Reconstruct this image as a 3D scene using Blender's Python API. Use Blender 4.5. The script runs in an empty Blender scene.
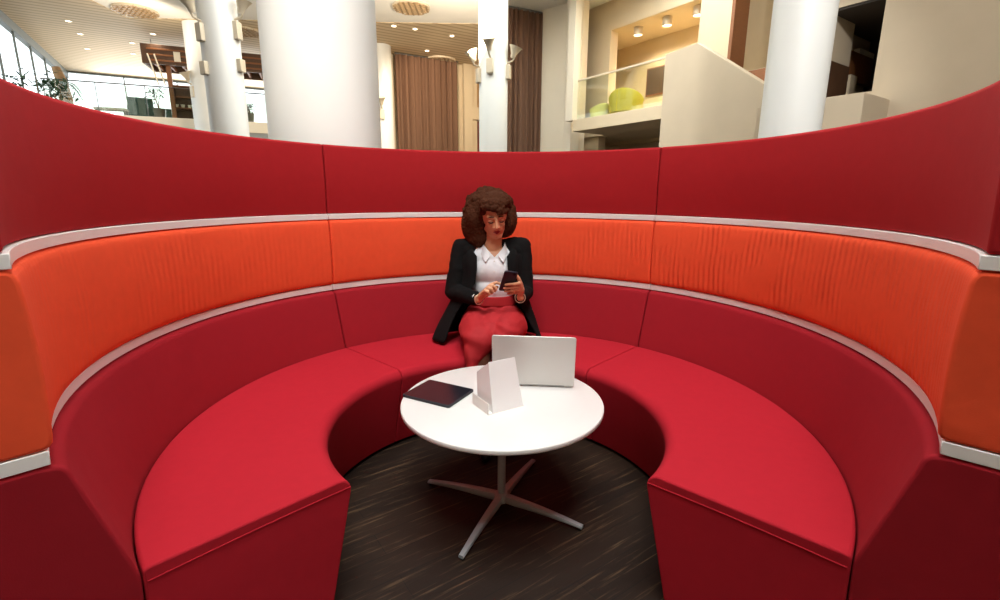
import bpy, bmesh, math, random
from mathutils import Vector, Matrix, noise
random.seed(7)
PI = math.pi
C = bpy.context.scene.collection
V = Vector

# ------------------------------------------------------------------ helpers
def lin(c):
    return tuple(((v/255/12.92) if v/255 <= .04045 else ((v/255+.055)/1.055)**2.4) for v in c)

def mat(name, rgb, rough=.6, metal=0., var=.0, scale=20., bump=.0, bscale=200., spec=.5, stretch=None, sheen=0.):
    m = bpy.data.materials.new(name); m.use_nodes = True
    nt = m.node_tree; b = nt.nodes['Principled BSDF']
    col = lin(rgb)
    b.inputs['Base Color'].default_value = (*col, 1)
    b.inputs['Roughness'].default_value = rough
    b.inputs['Metallic'].default_value = metal
    b.inputs['Specular IOR Level'].default_value = spec
    if sheen:
        b.inputs['Sheen Weight'].default_value = sheen
        b.inputs['Sheen Tint'].default_value = (*col, 1)
    tc = nt.nodes.new('ShaderNodeTexCoord')
    src = tc.outputs['Object']
    if stretch:
        mp = nt.nodes.new('ShaderNodeMapping'); mp.inputs['Scale'].default_value = stretch
        nt.links.new(src, mp.inputs['Vector']); src = mp.outputs['Vector']
    if var:
        n = nt.nodes.new('ShaderNodeTexNoise'); n.inputs['Scale'].default_value = scale; n.inputs['Detail'].default_value = 4
        nt.links.new(src, n.inputs['Vector'])
        r = nt.nodes.new('ShaderNodeMapRange'); r.inputs[3].default_value = 1-var; r.inputs[4].default_value = 1+var
        nt.links.new(n.outputs['Fac'], r.inputs[0])
        mx = nt.nodes.new('ShaderNodeVectorMath'); mx.operation = 'SCALE'; mx.inputs[0].default_value = col
        nt.links.new(r.outputs[0], mx.inputs['Scale'])
        nt.links.new(mx.outputs[0], b.inputs['Base Color'])
    if bump:
        n2 = nt.nodes.new('ShaderNodeTexNoise'); n2.inputs['Scale'].default_value = bscale; n2.inputs['Detail'].default_value = 3
        nt.links.new(src, n2.inputs['Vector'])
        bp = nt.nodes.new('ShaderNodeBump'); bp.inputs['Strength'].default_value = bump; bp.inputs['Distance'].default_value = .002
        nt.links.new(n2.outputs['Fac'], bp.inputs['Height']); nt.links.new(bp.outputs[0], b.inputs['Normal'])
    return m

def glow(name, rgb, s):
    m = bpy.data.materials.new(name); m.use_nodes = True
    b = m.node_tree.nodes['Principled BSDF']
    b.inputs['Base Color'].default_value = (.8, .8, .8, 1)
    b.inputs['Emission Color'].default_value = (*lin(rgb), 1); b.inputs['Emission Strength'].default_value = s
    return m

def glassmat(name, tint=(235, 245, 240), refl=.08):
    m = bpy.data.materials.new(name); m.use_nodes = True
    nt = m.node_tree; nt.nodes.remove(nt.nodes['Principled BSDF'])
    t = nt.nodes.new('ShaderNodeBsdfTransparent'); t.inputs[0].default_value = (*lin(tint), 1)
    g = nt.nodes.new('ShaderNodeBsdfGlossy'); g.inputs['Roughness'].default_value = .03
    mx = nt.nodes.new('ShaderNodeMixShader'); mx.inputs[0].default_value = refl
    nt.links.new(t.outputs[0], mx.inputs[1]); nt.links.new(g.outputs[0], mx.inputs[2])
    nt.links.new(mx.outputs[0], nt.nodes['Material Output'].inputs[0])
    return m

def link(name, me, m=None, parent=None, smooth=35):
    o = bpy.data.objects.new(name, me); C.objects.link(o)
    if m: 
        me.materials.clear(); me.materials.append(m)
    if smooth is not None:
        for p in me.polygons: p.use_smooth = True
        if smooth < 180: me.set_sharp_from_angle(angle=math.radians(smooth))
    if parent:
        o.parent = parent
        o.matrix_parent_inverse = Matrix.Translation(-parent.location) if parent.type == 'EMPTY' and parent.rotation_euler.z == 0 else parent.matrix_basis.inverted()
    return o

def obj(name, bm, m=None, parent=None, smooth=35, bevel=0, seg=2, angle=40):
    bmesh.ops.recalc_face_normals(bm, faces=bm.faces[:])
    me = bpy.data.meshes.new(name); bm.to_mesh(me); bm.free()
    o = link(name, me, m, parent, smooth)
    if bevel:
        b = o.modifiers.new('bevel', 'BEVEL'); b.width = bevel; b.segments = seg; b.limit_method = 'ANGLE'; b.angle_limit = math.radians(angle)
        b.harden_normals = False
    return o

def tag(o, label=None, cat=None, group=None, kind=None):
    if label: o['label'] = label
    if cat: o['category'] = cat
    if group: o['group'] = group
    if kind: o['kind'] = kind
    return o

def thing(name, label, cat, loc=(0, 0, 0), group=None):
    o = bpy.data.objects.new(name, None); C.objects.link(o)
    o.empty_display_size = .1
    o.location = loc
    return tag(o, label, cat, group)

def copy_tree(o, parent=None):
    c = o.copy(); C.objects.link(c)
    if parent: c.parent = parent; c.matrix_parent_inverse = o.matrix_parent_inverse.copy()
    for ch in list(o.children): copy_tree(ch, c)
    return c

def B(): return bmesh.new()

def box(bm, lo, hi, M=None):
    vs = [bm.verts.new((x, y, z)) for x in (lo[0], hi[0]) for y in (lo[1], hi[1]) for z in (lo[2], hi[2])]
    for f in ((0, 1, 3, 2), (4, 6, 7, 5), (0, 4, 5, 1), (2, 3, 7, 6), (0, 2, 6, 4), (1, 5, 7, 3)):
        bm.faces.new([vs[i] for i in f])
    if M: bmesh.ops.transform(bm, matrix=M, verts=vs)
    return vs

def frame_from(d):
    d = d.normalized()
    a = V((0, 0, 1)) if abs(d.z) < .95 else V((1, 0, 0))
    x = d.cross(a).normalized(); y = x.cross(d).normalized()
    return x, y

def tube(bm, pts, r, n=10, cap=True):
    pts = [V(p) for p in pts]
    rs = r if isinstance(r, (list, tuple)) else [r]*len(pts)
    rings = []; x = None
    for i, p in enumerate(pts):
        d = (pts[min(i+1, len(pts)-1)]-pts[max(i-1, 0)]).normalized()
        if x is None: x, y = frame_from(d)
        else:
            x = (x-d*x.dot(d)).normalized()
        y = d.cross(x)
        rings.append([bm.verts.new(p+(x*math.cos(2*PI*k/n)+y*math.sin(2*PI*k/n))*rs[i]) for k in range(n)])
    for a, b in zip(rings, rings[1:]):
        for k in range(n): bm.faces.new((a[k], a[(k+1) % n], b[(k+1) % n], b[k]))
    if cap: bm.faces.new(rings[0][::-1]); bm.faces.new(rings[-1])
    return [v for r_ in rings for v in r_]

def lathe(bm, prof, n=32, center=(0, 0, 0), ringed=False):
    c = V(center); rings = []
    for r, z in prof:
        if r < 1e-6: rings.append([bm.verts.new(c+V((0, 0, z)))])
        else: rings.append([bm.verts.new(c+V((r*math.cos(2*PI*k/n), r*math.sin(2*PI*k/n), z))) for k in range(n)])
    out = [v for r_ in rings for v in r_]
    for a, b in zip(rings, rings[1:]):
        for k in range(n):
            k2 = (k+1) % n
            if len(a) == 1 and len(b) == 1: continue
            if len(a) == 1: bm.faces.new((a[0], b[k2], b[k]))
            elif len(b) == 1: bm.faces.new((a[k], a[k2], b[0]))
            else: bm.faces.new((a[k], a[k2], b[k2], b[k]))
    if ringed:
        a, b = rings[-1], rings[0]
        for k in range(n): bm.faces.new((a[k], a[(k+1) % n], b[(k+1) % n], b[k]))
    else:
      for r_, rev in ((rings[0], True), (rings[-1], False)):
        if len(r_) > 1: bm.faces.new(r_[::-1] if rev else r_)
    return out

def ring_sweep(bm, prof, a0, a1, n, caps=True):
    """closed (r,z) outline swept round the z axis; angle measured from +y clockwise"""
    rings = []
    for i in range(n+1):
        a = a0+(a1-a0)*i/n
        rings.append([bm.verts.new((r*math.sin(a), r*math.cos(a), z)) for r, z in prof])
    m = len(prof)
    for A, Bq in zip(rings, rings[1:]):
        for k in range(m): bm.faces.new((A[k], A[(k+1) % m], Bq[(k+1) % m], Bq[k]))
    if caps: bm.faces.new(rings[0]); bm.faces.new(rings[-1][::-1])

def rounded(pts, rads, n=5):
    """polygon outline with rounded corners"""
    out = []; m = len(pts)
    for i, p in enumerate(pts):
        r = rads[i] if isinstance(rads, (list, tuple)) else rads
        p = V((p[0], p[1], 0)); a = V((*pts[i-1], 0)); b = V((*pts[(i+1) % m], 0))
        if r <= 0: out.append((p.x, p.y)); continue
        u = (a-p).normalized(); w = (b-p).normalized()
        ang = u.angle(w); t = min(r/math.tan(ang/2), .45*(a-p).length, .45*(b-p).length); r2 = t*math.tan(ang/2)
        c = p+(u+w).normalized()*(r2/math.sin(ang/2))
        s = p+u*t-c; e = p+w*t-c; tot = s.angle(e); ax = s.cross(e).z
        for k in range(n+1):
            th = tot*k/n*(1 if ax > 0 else -1)
            out.append((c.x+s.x*math.cos(th)-s.y*math.sin(th), c.y+s.x*math.sin(th)+s.y*math.cos(th)))
    return out

# ------------------------------------------------------------------ materials
def fabric(name, rgb, rib=0.):
    m = mat(name, rgb, rough=.85, var=.06, scale=30, spec=.2, sheen=.0)
    nt = m.node_tree; b = nt.nodes['Principled BSDF']
    tc = nt.nodes.new('ShaderNodeTexCoord')
    n = nt.nodes.new('ShaderNodeTexNoise'); n.inputs['Scale'].default_value = 420; n.inputs['Detail'].default_value = 2
    nt.links.new(tc.outputs['Object'], n.inputs['Vector'])
    bp = nt.nodes.new('ShaderNodeBump'); bp.inputs['Strength'].default_value = .25; bp.inputs['Distance'].default_value = .001
    nt.links.new(n.outputs['Fac'], bp.inputs['Height'])
    last = bp
    # slow unevenness of the stretched cloth
    n3 = nt.nodes.new('ShaderNodeTexNoise'); n3.inputs['Scale'].default_value = 5; n3.inputs['Detail'].default_value = 2
    nt.links.new(tc.outputs['Object'], n3.inputs['Vector'])
    b3 = nt.nodes.new('ShaderNodeBump'); b3.inputs['Strength'].default_value = .25; b3.inputs['Distance'].default_value = .02
    nt.links.new(n3.outputs['Fac'], b3.inputs['Height']); nt.links.new(bp.outputs[0], b3.inputs['Normal']); last = b3
    if rib:
        sp = nt.nodes.new('ShaderNodeSeparateXYZ'); nt.links.new(tc.outputs['Object'], sp.inputs[0])
        at = nt.nodes.new('ShaderNodeMath'); at.operation = 'ARCTAN2'
        nt.links.new(sp.outputs['X'], at.inputs[0]); nt.links.new(sp.outputs['Y'], at.inputs[1])
        mu = nt.nodes.new('ShaderNodeMath'); mu.operation = 'MULTIPLY'; mu.inputs[1].default_value = 270
        nt.links.new(at.outputs[0], mu.inputs[0])
        nz = nt.nodes.new('ShaderNodeTexNoise'); nz.inputs['Scale'].default_value = 7
        nt.links.new(tc.outputs['Object'], nz.inputs['Vector'])
        ma = nt.nodes.new('ShaderNodeMath'); ma.operation = 'MULTIPLY_ADD'; ma.inputs[1].default_value = 5
        nt.links.new(nz.outputs['Fac'], ma.inputs[0]); nt.links.new(mu.outputs[0], ma.inputs[2])
        si = nt.nodes.new('ShaderNodeMath'); si.operation = 'SINE'; nt.links.new(ma.outputs[0], si.inputs[0])
        # the cloth is rucked most on the right-hand section, a little on the left
        ab = nt.nodes.new('ShaderNodeMath'); ab.operation = 'MULTIPLY_ADD'; ab.inputs[1].default_value = .35; ab.inputs[2].default_value = 0
        nt.links.new(sp.outputs['X'], ab.inputs[0])
        a2 = nt.nodes.new('ShaderNodeMath'); a2.operation = 'ABSOLUTE'; nt.links.new(sp.outputs['X'], a2.inputs[0])
        a3 = nt.nodes.new('ShaderNodeMath'); a3.operation = 'MULTIPLY_ADD'; a3.inputs[1].default_value = .65
        nt.links.new(a2.outputs[0], a3.inputs[0]); nt.links.new(ab.outputs[0], a3.inputs[2])
        mr = nt.nodes.new('ShaderNodeMapRange'); mr.inputs[1].default_value = .12; mr.inputs[2].default_value = .95
        nt.links.new(a3.outputs[0], mr.inputs[0])
        mm = nt.nodes.new('ShaderNodeMath'); mm.operation = 'MULTIPLY'
        n5 = nt.nodes.new('ShaderNodeTexNoise'); n5.inputs['Scale'].default_value = 6; nt.links.new(tc.outputs['Object'], n5.inputs['Vector'])
        r5 = nt.nodes.new('ShaderNodeMapRange'); r5.inputs[1].default_value = .40; r5.inputs[2].default_value = .62; nt.links.new(n5.outputs['Fac'], r5.inputs[0])
        m5 = nt.nodes.new('ShaderNodeMath'); m5.operation = 'MULTIPLY'; nt.links.new(mr.outputs[0], m5.inputs[0]); nt.links.new(r5.outputs[0], m5.inputs[1])
        nt.links.new(si.outputs[0], mm.inputs[0]); nt.links.new(m5.outputs[0], mm.inputs[1])
        b4 = nt.nodes.new('ShaderNodeBump'); b4.inputs['Strength'].default_value = rib; b4.inputs['Distance'].default_value = .004
        nt.links.new(mm.outputs[0], b4.inputs['Height']); nt.links.new(last.outputs[0], b4.inputs['Normal']); last = b4
    nt.links.new(last.outputs[0], b.inputs['Normal'])
    return m

M_UP = fabric('crimson_fabric', (172, 30, 36))
M_MID = fabric('orange_fabric', (245, 88, 52), rib=.6)
M_LOW = fabric('wine_fabric', (154, 24, 36))
M_SEAT = fabric('seat_fabric', (176, 28, 43))
M_STRIP = mat('white_laminate', (250, 247, 244), .35)
M_BLACK = mat('black_base', (22, 20, 20), .7)
M_WHITE = mat('white_top', (228, 226, 223), .3)
M_ALU = mat('satin_aluminium', (168, 174, 178), .45, metal=.3, var=.05, scale=40)
M_PLASTER = mat('beige_plaster', (216, 198, 168), .85, var=.05, scale=2.5, bump=.15, bscale=30)
M_RECESS = mat('warm_tinted_plaster', (214, 192, 152), .85, var=.05, scale=2.5)  # warm glow of the recess lamps put into the plaster colour
M_GREYPL = mat('grey_beige_plaster', (198, 182, 158), .85, var=.07, scale=2.0, bump=.15, bscale=25)
M_PAINT = mat('white_paint', (240, 230, 210), .6, var=.02, scale=3)
M_COLUMN = mat('column_paint', (238, 238, 234), .45, var=.015, scale=3)
M_CEILW = mat('white_ceiling', (244, 240, 232), .8)
M_WOOD = mat('brown_wood', (134, 82, 44), .55, var=.2, scale=6, stretch=(1, 1, 8))
M_DARKWOOD = mat('dark_brown_wood', (84, 56, 36), .6, var=.2, scale=8)
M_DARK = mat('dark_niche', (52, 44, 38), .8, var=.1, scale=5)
M_CURTAIN = mat('taupe_curtain', (120, 88, 68), .9, var=.08, scale=10, stretch=(1, 1, .1))
M_LIME = mat('lime_upholstery', (192, 178, 50), .85, var=.06, scale=8)
M_LIMEPALE = mat('pale_lime_upholstery', (222, 218, 140), .85, var=.05, scale=8)
M_GREENCH = mat('dark_teal_upholstery', (52, 84, 84), .8, var=.1, scale=12)
M_LEAF = mat('leaf_green', (44, 74, 48), .6, var=.3, scale=6)
M_TRUNK = mat('palm_trunk_bark', (150, 120, 88), .9, var=.3, scale=14, bump=.6, bscale=40)
M_GREYMET = mat('grey_metal', (120, 118, 114), .4, metal=.8)
M_LAMPMET = mat('pale_lamp_metal', (214, 200, 176), .4, metal=.15)
M_GLASS = glassmat('clear_glass', (249, 252, 252), .05)
M_RAILGLASS = glassmat('rail_glass', (244, 248, 242), .07)
M_WARM = glow('warm_lamp_lens', (255, 236, 205), 6)

# slatted ceiling boards
def slat_mat():
    m = mat('slatted_ceiling', (206, 184, 150), .7)
    nt = m.node_tree; b = nt.nodes['Principled BSDF']
    tc = nt.nodes.new('ShaderNodeTexCoord'); mp = nt.nodes.new('ShaderNodeMapping')
    mp.inputs['Rotation'].default_value = (0, 0, math.radians(-28))
    nt.links.new(tc.outputs['Object'], mp.inputs[0])
    w = nt.nodes.new('ShaderNodeTexWave'); w.wave_type = 'BANDS'; w.bands_direction = 'Y'; w.inputs['Scale'].default_value = 1.1; w.inputs['Distortion'].default_value = 0
    nt.links.new(mp.outputs[0], w.inputs[0])
    cr = nt.nodes.new('ShaderNodeValToRGB'); cr.color_ramp.elements[0].position = .12; cr.color_ramp.elements[1].position = .3
    cr.color_ramp.elements[0].color = (*lin((174, 150, 118)), 1); cr.color_ramp.elements[1].color = (*lin((208, 186, 152)), 1)
    nt.links.new(w.outputs['Fac'], cr.inputs[0]); nt.links.new(cr.outputs[0], b.inputs['Base Color'])
    return m
M_SLAT = slat_mat()

def floor_mat():
    m = mat('dark_wood_planks', (50, 40, 34), .55, spec=.25)
    nt = m.node_tree; b = nt.nodes['Principled BSDF']
    tc = nt.nodes.new('ShaderNodeTexCoord'); mp = nt.nodes.new('ShaderNodeMapping')
    mp.inputs['Rotation'].default_value = (0, 0, math.radians(-33))
    nt.links.new(tc.outputs['Object'], mp.inputs[0])
    br = nt.nodes.new('ShaderNodeTexBrick'); br.offset = .37
    br.inputs['Scale'].default_value = 1; br.inputs['Brick Width'].default_value = 1.3; br.inputs['Row Height'].default_value = .12
    br.inputs['Mortar Size'].default_value = .0015; br.inputs['Bias'].default_value = 0
    br.inputs['Color1'].default_value = (*lin((48, 34, 25)), 1); br.inputs['Color2'].default_value = (*lin((36, 26, 20)), 1); br.inputs['Mortar'].default_value = (*lin((26, 22, 20)), 1)
    nt.links.new(mp.outputs[0], br.inputs['Vector'])
    st = nt.nodes.new('ShaderNodeMapping'); st.inputs['Scale'].default_value = (1.6, 38, 1)
    nt.links.new(mp.outputs[0], st.inputs[0])
    n = nt.nodes.new('ShaderNodeTexNoise'); n.inputs['Scale'].default_value = 1.6; n.inputs['Detail'].default_value = 6; n.inputs['Roughness'].default_value = .65
    nt.links.new(st.outputs[0], n.inputs['Vector'])
    cr = nt.nodes.new('ShaderNodeValToRGB'); cr.color_ramp.elements[0].position = .55; cr.color_ramp.elements[1].position = .80
    cr.color_ramp.elements[0].color = (0, 0, 0, 1); cr.color_ramp.elements[1].color = (1, 1, 1, 1)
    nt.links.new(n.outputs['Fac'], cr.inputs[0])
    mx = nt.nodes.new('ShaderNodeMix'); mx.data_type = 'RGBA'
    nt.links.new(cr.outputs[0], mx.inputs[0]); nt.links.new(br.outputs['Color'], mx.inputs[6]); mx.inputs[7].default_value = (*lin((118, 92, 66)), 1)
    nt.links.new(mx.outputs[2], b.inputs['Base Color'])
    bp = nt.nodes.new('ShaderNodeBump'); bp.inputs['Strength'].default_value = .3; bp.inputs['Distance'].default_value = .002
    nt.links.new(n.outputs['Fac'], bp.inputs['Height']); nt.links.new(bp.outputs[0], b.inputs['Normal'])
    return m
M_FLOOR = floor_mat()

# ------------------------------------------------------------------ camera
F, PITCH, ROLL, YAW = 480.336, .216321, .005569, .032457
def axes(u, v):
    cr, sr = math.cos(ROLL), math.sin(ROLL); u, v = cr*u-sr*v, sr*u+cr*v
    c, s = math.cos(PITCH), math.sin(PITCH)
    x, y, z = u, c+v*s, -s+v*c
    cy, sy = math.cos(YAW), math.sin(YAW)
    return V((cy*x+sy*y, -sy*x+cy*y, z))
fw = axes(0, 0); rt = axes(1, 0)-fw; up = axes(0, 1)-fw
CAM = V((-.0476, -1.7689, 1.27))
cam = bpy.data.cameras.new('camera'); co = bpy.data.objects.new('camera', cam); C.objects.link(co)
cam.sensor_width = 36; cam.lens = F/1000*36; cam.clip_start = .05; cam.clip_end = 200
co.matrix_world = Matrix(((rt.x, up.x, -fw.x, CAM.x), (rt.y, up.y, -fw.y, CAM.y), (rt.z, up.z, -fw.z, CAM.z), (0, 0, 0, 1)))
sc = bpy.context.scene; sc.camera = co
sc.view_settings.view_transform = 'Standard'; sc.view_settings.look = 'None'; sc.view_settings.gamma = 1
sc.view_settings.use_curve_mapping = False; sc.view_settings.exposure = 0.0

# ------------------------------------------------------------------ the round booth
END = math.radians(134.5); SEAM = math.radians(45); GAP = .0022
def booth(label, a0, a1, end_lo, end_hi):
    n = 40
    mid = (a0+a1)/2
    t = thing('curved_booth_sofa', label, 'booth sofa', (1.3*math.sin(mid), 1.3*math.cos(mid), 0), 'sections of the round red booth')
    g = GAP
    def part(name, prof, m, b=.006, r=0, parent=t, a=(a0, a1), gap=g, seg=3):
        bm = B(); ring_sweep(bm, prof, a[0]+gap/1.2, a[1]-gap/1.2, n)
        return obj(name, bm, m, parent, 50, bevel=b, seg=seg, angle=55)
    # profiles start at the inner lower corner
    up = rounded([(1.268, 1.1635), (1.262, 1.34), (1.268, 1.524), (1.392, 1.524), (1.400, 1.1635)], [.008, 0, .016, .03, .008])
    part('upper_panel', up, M_UP, .008)
    part('trim_strip', [(1.261, 1.133), (1.260, 1.1615), (1.404, 1.1615), (1.404, 1.133)], M_STRIP, .0015, seg=1)
    md = [(1.272, .7755), (1.262, .778), (1.256, .786)]
    for k in range(11): md.append((1.254-.006*math.sin(PI*k/10), .80+.305*k/10))
    md += [(1.257, 1.118), (1.263, 1.127), (1.270, 1.1305), (1.395, 1.1305), (1.400, 1.1255), (1.400, .7755)]
    mo = part('middle_panel', md, M_MID, .008)
    part('trim_strip', [(1.265, .744), (1.264, .7735), (1.404, .7735), (1.404, .744)], M_STRIP, .0015, seg=1)
    lo = rounded([(1.172, .022), (1.160, .42), (1.245, .735), (1.285, .7415), (1.400, .7415), (1.400, .022)], [.01, .12, .035, .0, .01, .01], 5)
    part('lower_backrest', lo, M_LOW, .008)
    # seat
    st = rounded([(.722, .018), (.626, .43), (1.157, .432), (1.168, .018)], [.006, .040, .012, .006], 6)
    se = part('seat', st, M_SEAT, .010, gap=.003)
    bm = B(); ring_sweep(bm, [(.78, .0), (.78, .03), (1.36, .03), (1.36, .0)], a0+.02, a1-.02, n)
    obj('plinth', bm, M_BLACK, t, 40)
    # welted seam on the open ends, following the seat top
    for flag, a, s in ((end_lo, a0, -1), (end_hi, a1, 1)):
        if flag:
            bm = B(); aa = a+s*.0005-s*(.003/1.2)
            pts = [((.640+(1.150-.640)*k/16)*math.sin(aa), (.640+(1.150-.640)*k/16)*math.cos(aa), .397+.004*math.sin(k/16*PI)) for k in range(17)]
            tube(bm, pts, .0020, 8); obj('piping', bm, M_SEAT, se, 80)
    return t
booth('red and orange booth section curving round behind the seated woman', -SEAM, SEAM, False, False)
booth('red and orange booth section left of the white table, under the big column', -END, -SEAM, True, False)
booth('red and orange booth section right of the white table, facing the grey plaster wall', SEAM, END, False, True)

# ------------------------------------------------------------------ table
TX, TY, TZ = .021, .016, .4733
def table():
    t = thing('pedestal_table', 'round white pedestal table on a four-star aluminium base inside the booth', 'table', (TX, TY, 0))
    bm = B(); R = .398
    lathe(bm, [(0, TZ-.024), (R-.04, TZ-.024), (R-.006, TZ-.0195), (R-.001, TZ-.017), (R, TZ-.014), (R, TZ-.003), (R-.0012, TZ-.0008), (R-.004, TZ), (0, TZ)], 96, (TX, TY, 0))
    obj('tabletop', bm, M_WHITE, t, 50)
    bm = B(); lathe(bm, [(0, TZ-.034), (.14, TZ-.034), (.14, TZ-.025), (0, TZ-.025)], 40, (TX, TY, 0)); obj('mounting_plate', bm, M_BLACK, t, 40)
    bm = B(); lathe(bm, [(0, .03), (.0165, .03), (.0165, TZ-.034), (0, TZ-.034)], 28, (TX, TY, 0)); obj('pole', bm, M_ALU, t, 40)
    bm = B(); lathe(bm, [(0, .016), (.024, .016), (.030, .022), (.030, .046), (.026, .054), (.019, .058), (0, .058)], 32, (TX, TY, 0)); obj('hub', bm, M_ALU, t, 40)
    for a in (119, -154, -65, 28):
        d = V((math.sin(math.radians(a)), math.cos(math.radians(a)), 0)); s = V((d.y, -d.x, 0))
        bm = B(); rings = []
        N = 14
        for i in range(N+1):
            u = i/N; r = .012+(.352-.012)*u
            zt = .053*(1-u)+.022*u+.006*math.sin(PI*u); h = .036*(1-u)+.012*u
            if u < .12: h *= .85+.15*u/.12
            zb = max(zt-h, .009)
            w = .019*(1-u)+.0115*u
            c = V((TX, TY, 0))+d*r
            rings.append([bm.verts.new(c+s*(w*x)+V((0, 0, zb+(zt-zb)*z))) for x, z in ((-.7, 0), (-1, .45), (-.75, .93), (-.3, 1), (.3, 1), (.75, .93), (1, .45), (.7, 0))])
        for A, Bq in zip(rings, rings[1:]):
            for k in range(8): bm.faces.new((A[k], A[(k+1) % 8], Bq[(k+1) % 8], Bq[k]))
        bm.faces.new(rings[0]); bm.faces.new(rings[-1])
        l = obj('leg', bm, M_ALU, t, 50)
        bm = B(); c = V((TX, TY, 0))+d*.340; lathe(bm, [(0, 0), (.009, 0), (.010, .003), (.008, .010), (0, .010)], 16, c)
        obj('foot_glide', bm, M_BLACK, l, 40)
table()

# ------------------------------------------------------------------ things on the table
def slab_from(bm, P, thick, rads=.01, n=4):
    """rounded quad P (local 2d) extruded in local z"""
    o = rounded(P, rads, n)
    a = [bm.verts.new((x, y, 0)) for x, y in o]; b = [bm.verts.new((x, y, thick)) for x, y in o]
    m = len(o)
    for k in range(m): bm.faces.new((a[k], a[(k+1) % m], b[(k+1) % m], b[k]))
    bm.faces.new(a[::-1]); bm.faces.new(b)
    return a+b

def basis(o, x, y):
    x = V(x).normalized(); z = x.cross(V(y)).normalized(); y = z.cross(x)
    return Matrix(((x.x, y.x, z.x, o[0]), (x.y, y.y, z.y, o[1]), (x.z, y.z, z.z, o[2]), (0, 0, 0, 1)))

def laptop():
    M_SIL = mat('silver_laptop', (216, 214, 210), .35, metal=.25)
    M_KEY = mat('laptop_keys', (40, 40, 42), .6); M_SCR = mat('laptop_screen', (18, 18, 22), .15)
    Rr = V((.328, .124, TZ)); L = V((-.014, .166, TZ)); ex = (Rr-L).normalized(); ey = V((-ex.y, ex.x, 0)); W = (Rr-L).length; D = .235
    t = thing('laptop', 'open silver laptop with its lid back towards the near side of the table', 'laptop', ((Rr+L)/2))
    Mb = basis(L+V((0, 0, .0025)), ex, ey)
    bm = B(); v = slab_from(bm, [(0, 0), (W, 0), (W, D), (0, D)], .011, .012); bmesh.ops.transform(bm, matrix=Mb, verts=v)
    base = obj('laptop_base', bm, M_SIL, t, 40, bevel=.0015)
    for fx in (.04, W-.04):
        for fy in (.03, D-.03):
            bm = B(); v = lathe(bm, [(0, -.0025), (.008, -.0025), (.008, 0), (0, 0)], 14, (fx, fy, 0)); bmesh.ops.transform(bm, matrix=Mb, verts=v); obj('rubber_foot', bm, M_BLACK, base, 40)
    bm = B()
    for r in range(5):
        for c in range(13):
            x = .03+c*(W-.06)/13; y = .035+r*.021
            box(bm, (x, y, .0105), (x+(W-.06)/13-.003, y+.018, .0122), Mb)
    obj('keyboard', bm, M_KEY, base, 30)
    bm = B(); v = slab_from(bm, [(W/2-.055, D-.088), (W/2+.055, D-.088), (W/2+.055, D-.012), (W/2-.055, D-.012)], .0006, .004); bmesh.ops.transform(bm, matrix=Mb @ Matrix.Translation((0, 0, .0108)), verts=v); obj('trackpad', bm, mat('trackpad', (196, 194, 190), .3), base, 30)
    # lid: leans towards the camera side
    h = V((0, 0, .226))-ey*.043
    Ml = basis(L+V((0, 0, .010)), ex, h)
    bm = B(); v = slab_from(bm, [(0, 0), (W, 0), (W, .229), (0, .229)], .0065, .010); bmesh.ops.transform(bm, matrix=Ml @ Matrix.Translation((0, 0, -.001)), verts=v)
    lid = obj('lid', bm, M_SIL, t, 40, bevel=.0018)
    zn = (Ml.to_3x3() @ V((0, 0, 1)))
    z0 = .0055 if zn.y > 0 else -.0014            # on the face towards the woman
    bm = B(); box(bm, (.008, .012, z0), (W-.008, .221, z0+.0004), Ml)
    obj('screen', bm, M_SCR, lid, 30)
    bm = B(); v = tube(bm, [(W*.12, .0, .0), (W*.88, .0, .0)], .005, 12); bmesh.ops.transform(bm, matrix=Matrix.Translation((0, 0, .0)) @ Ml, verts=v); obj('hinge', bm, mat('hinge_grey', (150, 150, 150), .4, metal=.5), t, 40)
laptop()

def card_stand():
    M_CARD = mat('white_card', (246, 244, 244), .55); M_TRAY = mat('clear_white_card', (238, 234, 228), .4)
    FL = V((-.018, -.117, TZ)); ex = V((.867, .497, 0)).normalized(); ey = V((-ex.y, ex.x, 0)); W = .135; D = .118
    t = thing('card_stand', 'white folded card stand with blank front in front of the laptop', 'card stand', FL+ex*W/2+ey*D/2)
    M = basis(FL, ex, ey)
    def sheet(name, pts, th, m, parent=t):
        bm = B(); P = [V(p) for p in pts]; nrm = (P[1]-P[0]).cross(P[2]-P[0]).normalized()*th
        a = [bm.verts.new(M @ p) for p in P]; b = [bm.verts.new(M @ (p+nrm)) for p in P]; k = len(P)
        for i in range(k): bm.faces.new((a[i], a[(i+1) % k], b[(i+1) % k], b[i]))
        bm.faces.new(a[::-1]); bm.faces.new(b)
        return obj(name, bm, m, parent, 20, bevel=.0004, seg=1)
    H = .194
    z0 = .003
    sheet('front_panel', [(0, 0, z0), (W, 0, z0), (W-.022, .028, H), (-.003, .028, H)], -.0018, M_CARD)
    sheet('side_panel', [(0, .004, z0), (-.003, .028, H-.002), (-.004, D-.002, H-.065), (0, D-.002, z0)], -.0015, M_CARD)
    sheet('side_panel', [(W, .004, z0), (W-.022, .03, H-.002), (W-.004, D-.002, H-.065), (W, D-.002, z0)], .0015, M_CARD)
    sheet('back_panel', [(0, D, z0), (W, D, z0), (W-.004, D, H-.064), (-.003, D, H-.064)], .0016, M_CARD)
    bm = B(); box(bm, (-.021, -.001, .0), (W+.003, D+.004, .0028), M)
    tr = obj('base_tray', bm, M_TRAY, t, 30, bevel=.0008)
    bm = B(); box(bm, (-.021, -.001, .0024), (-.0192, D+.004, .045), M); obj('side_lip', bm, M_TRAY, tr, 30, bevel=.0006)
card_stand()

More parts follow.
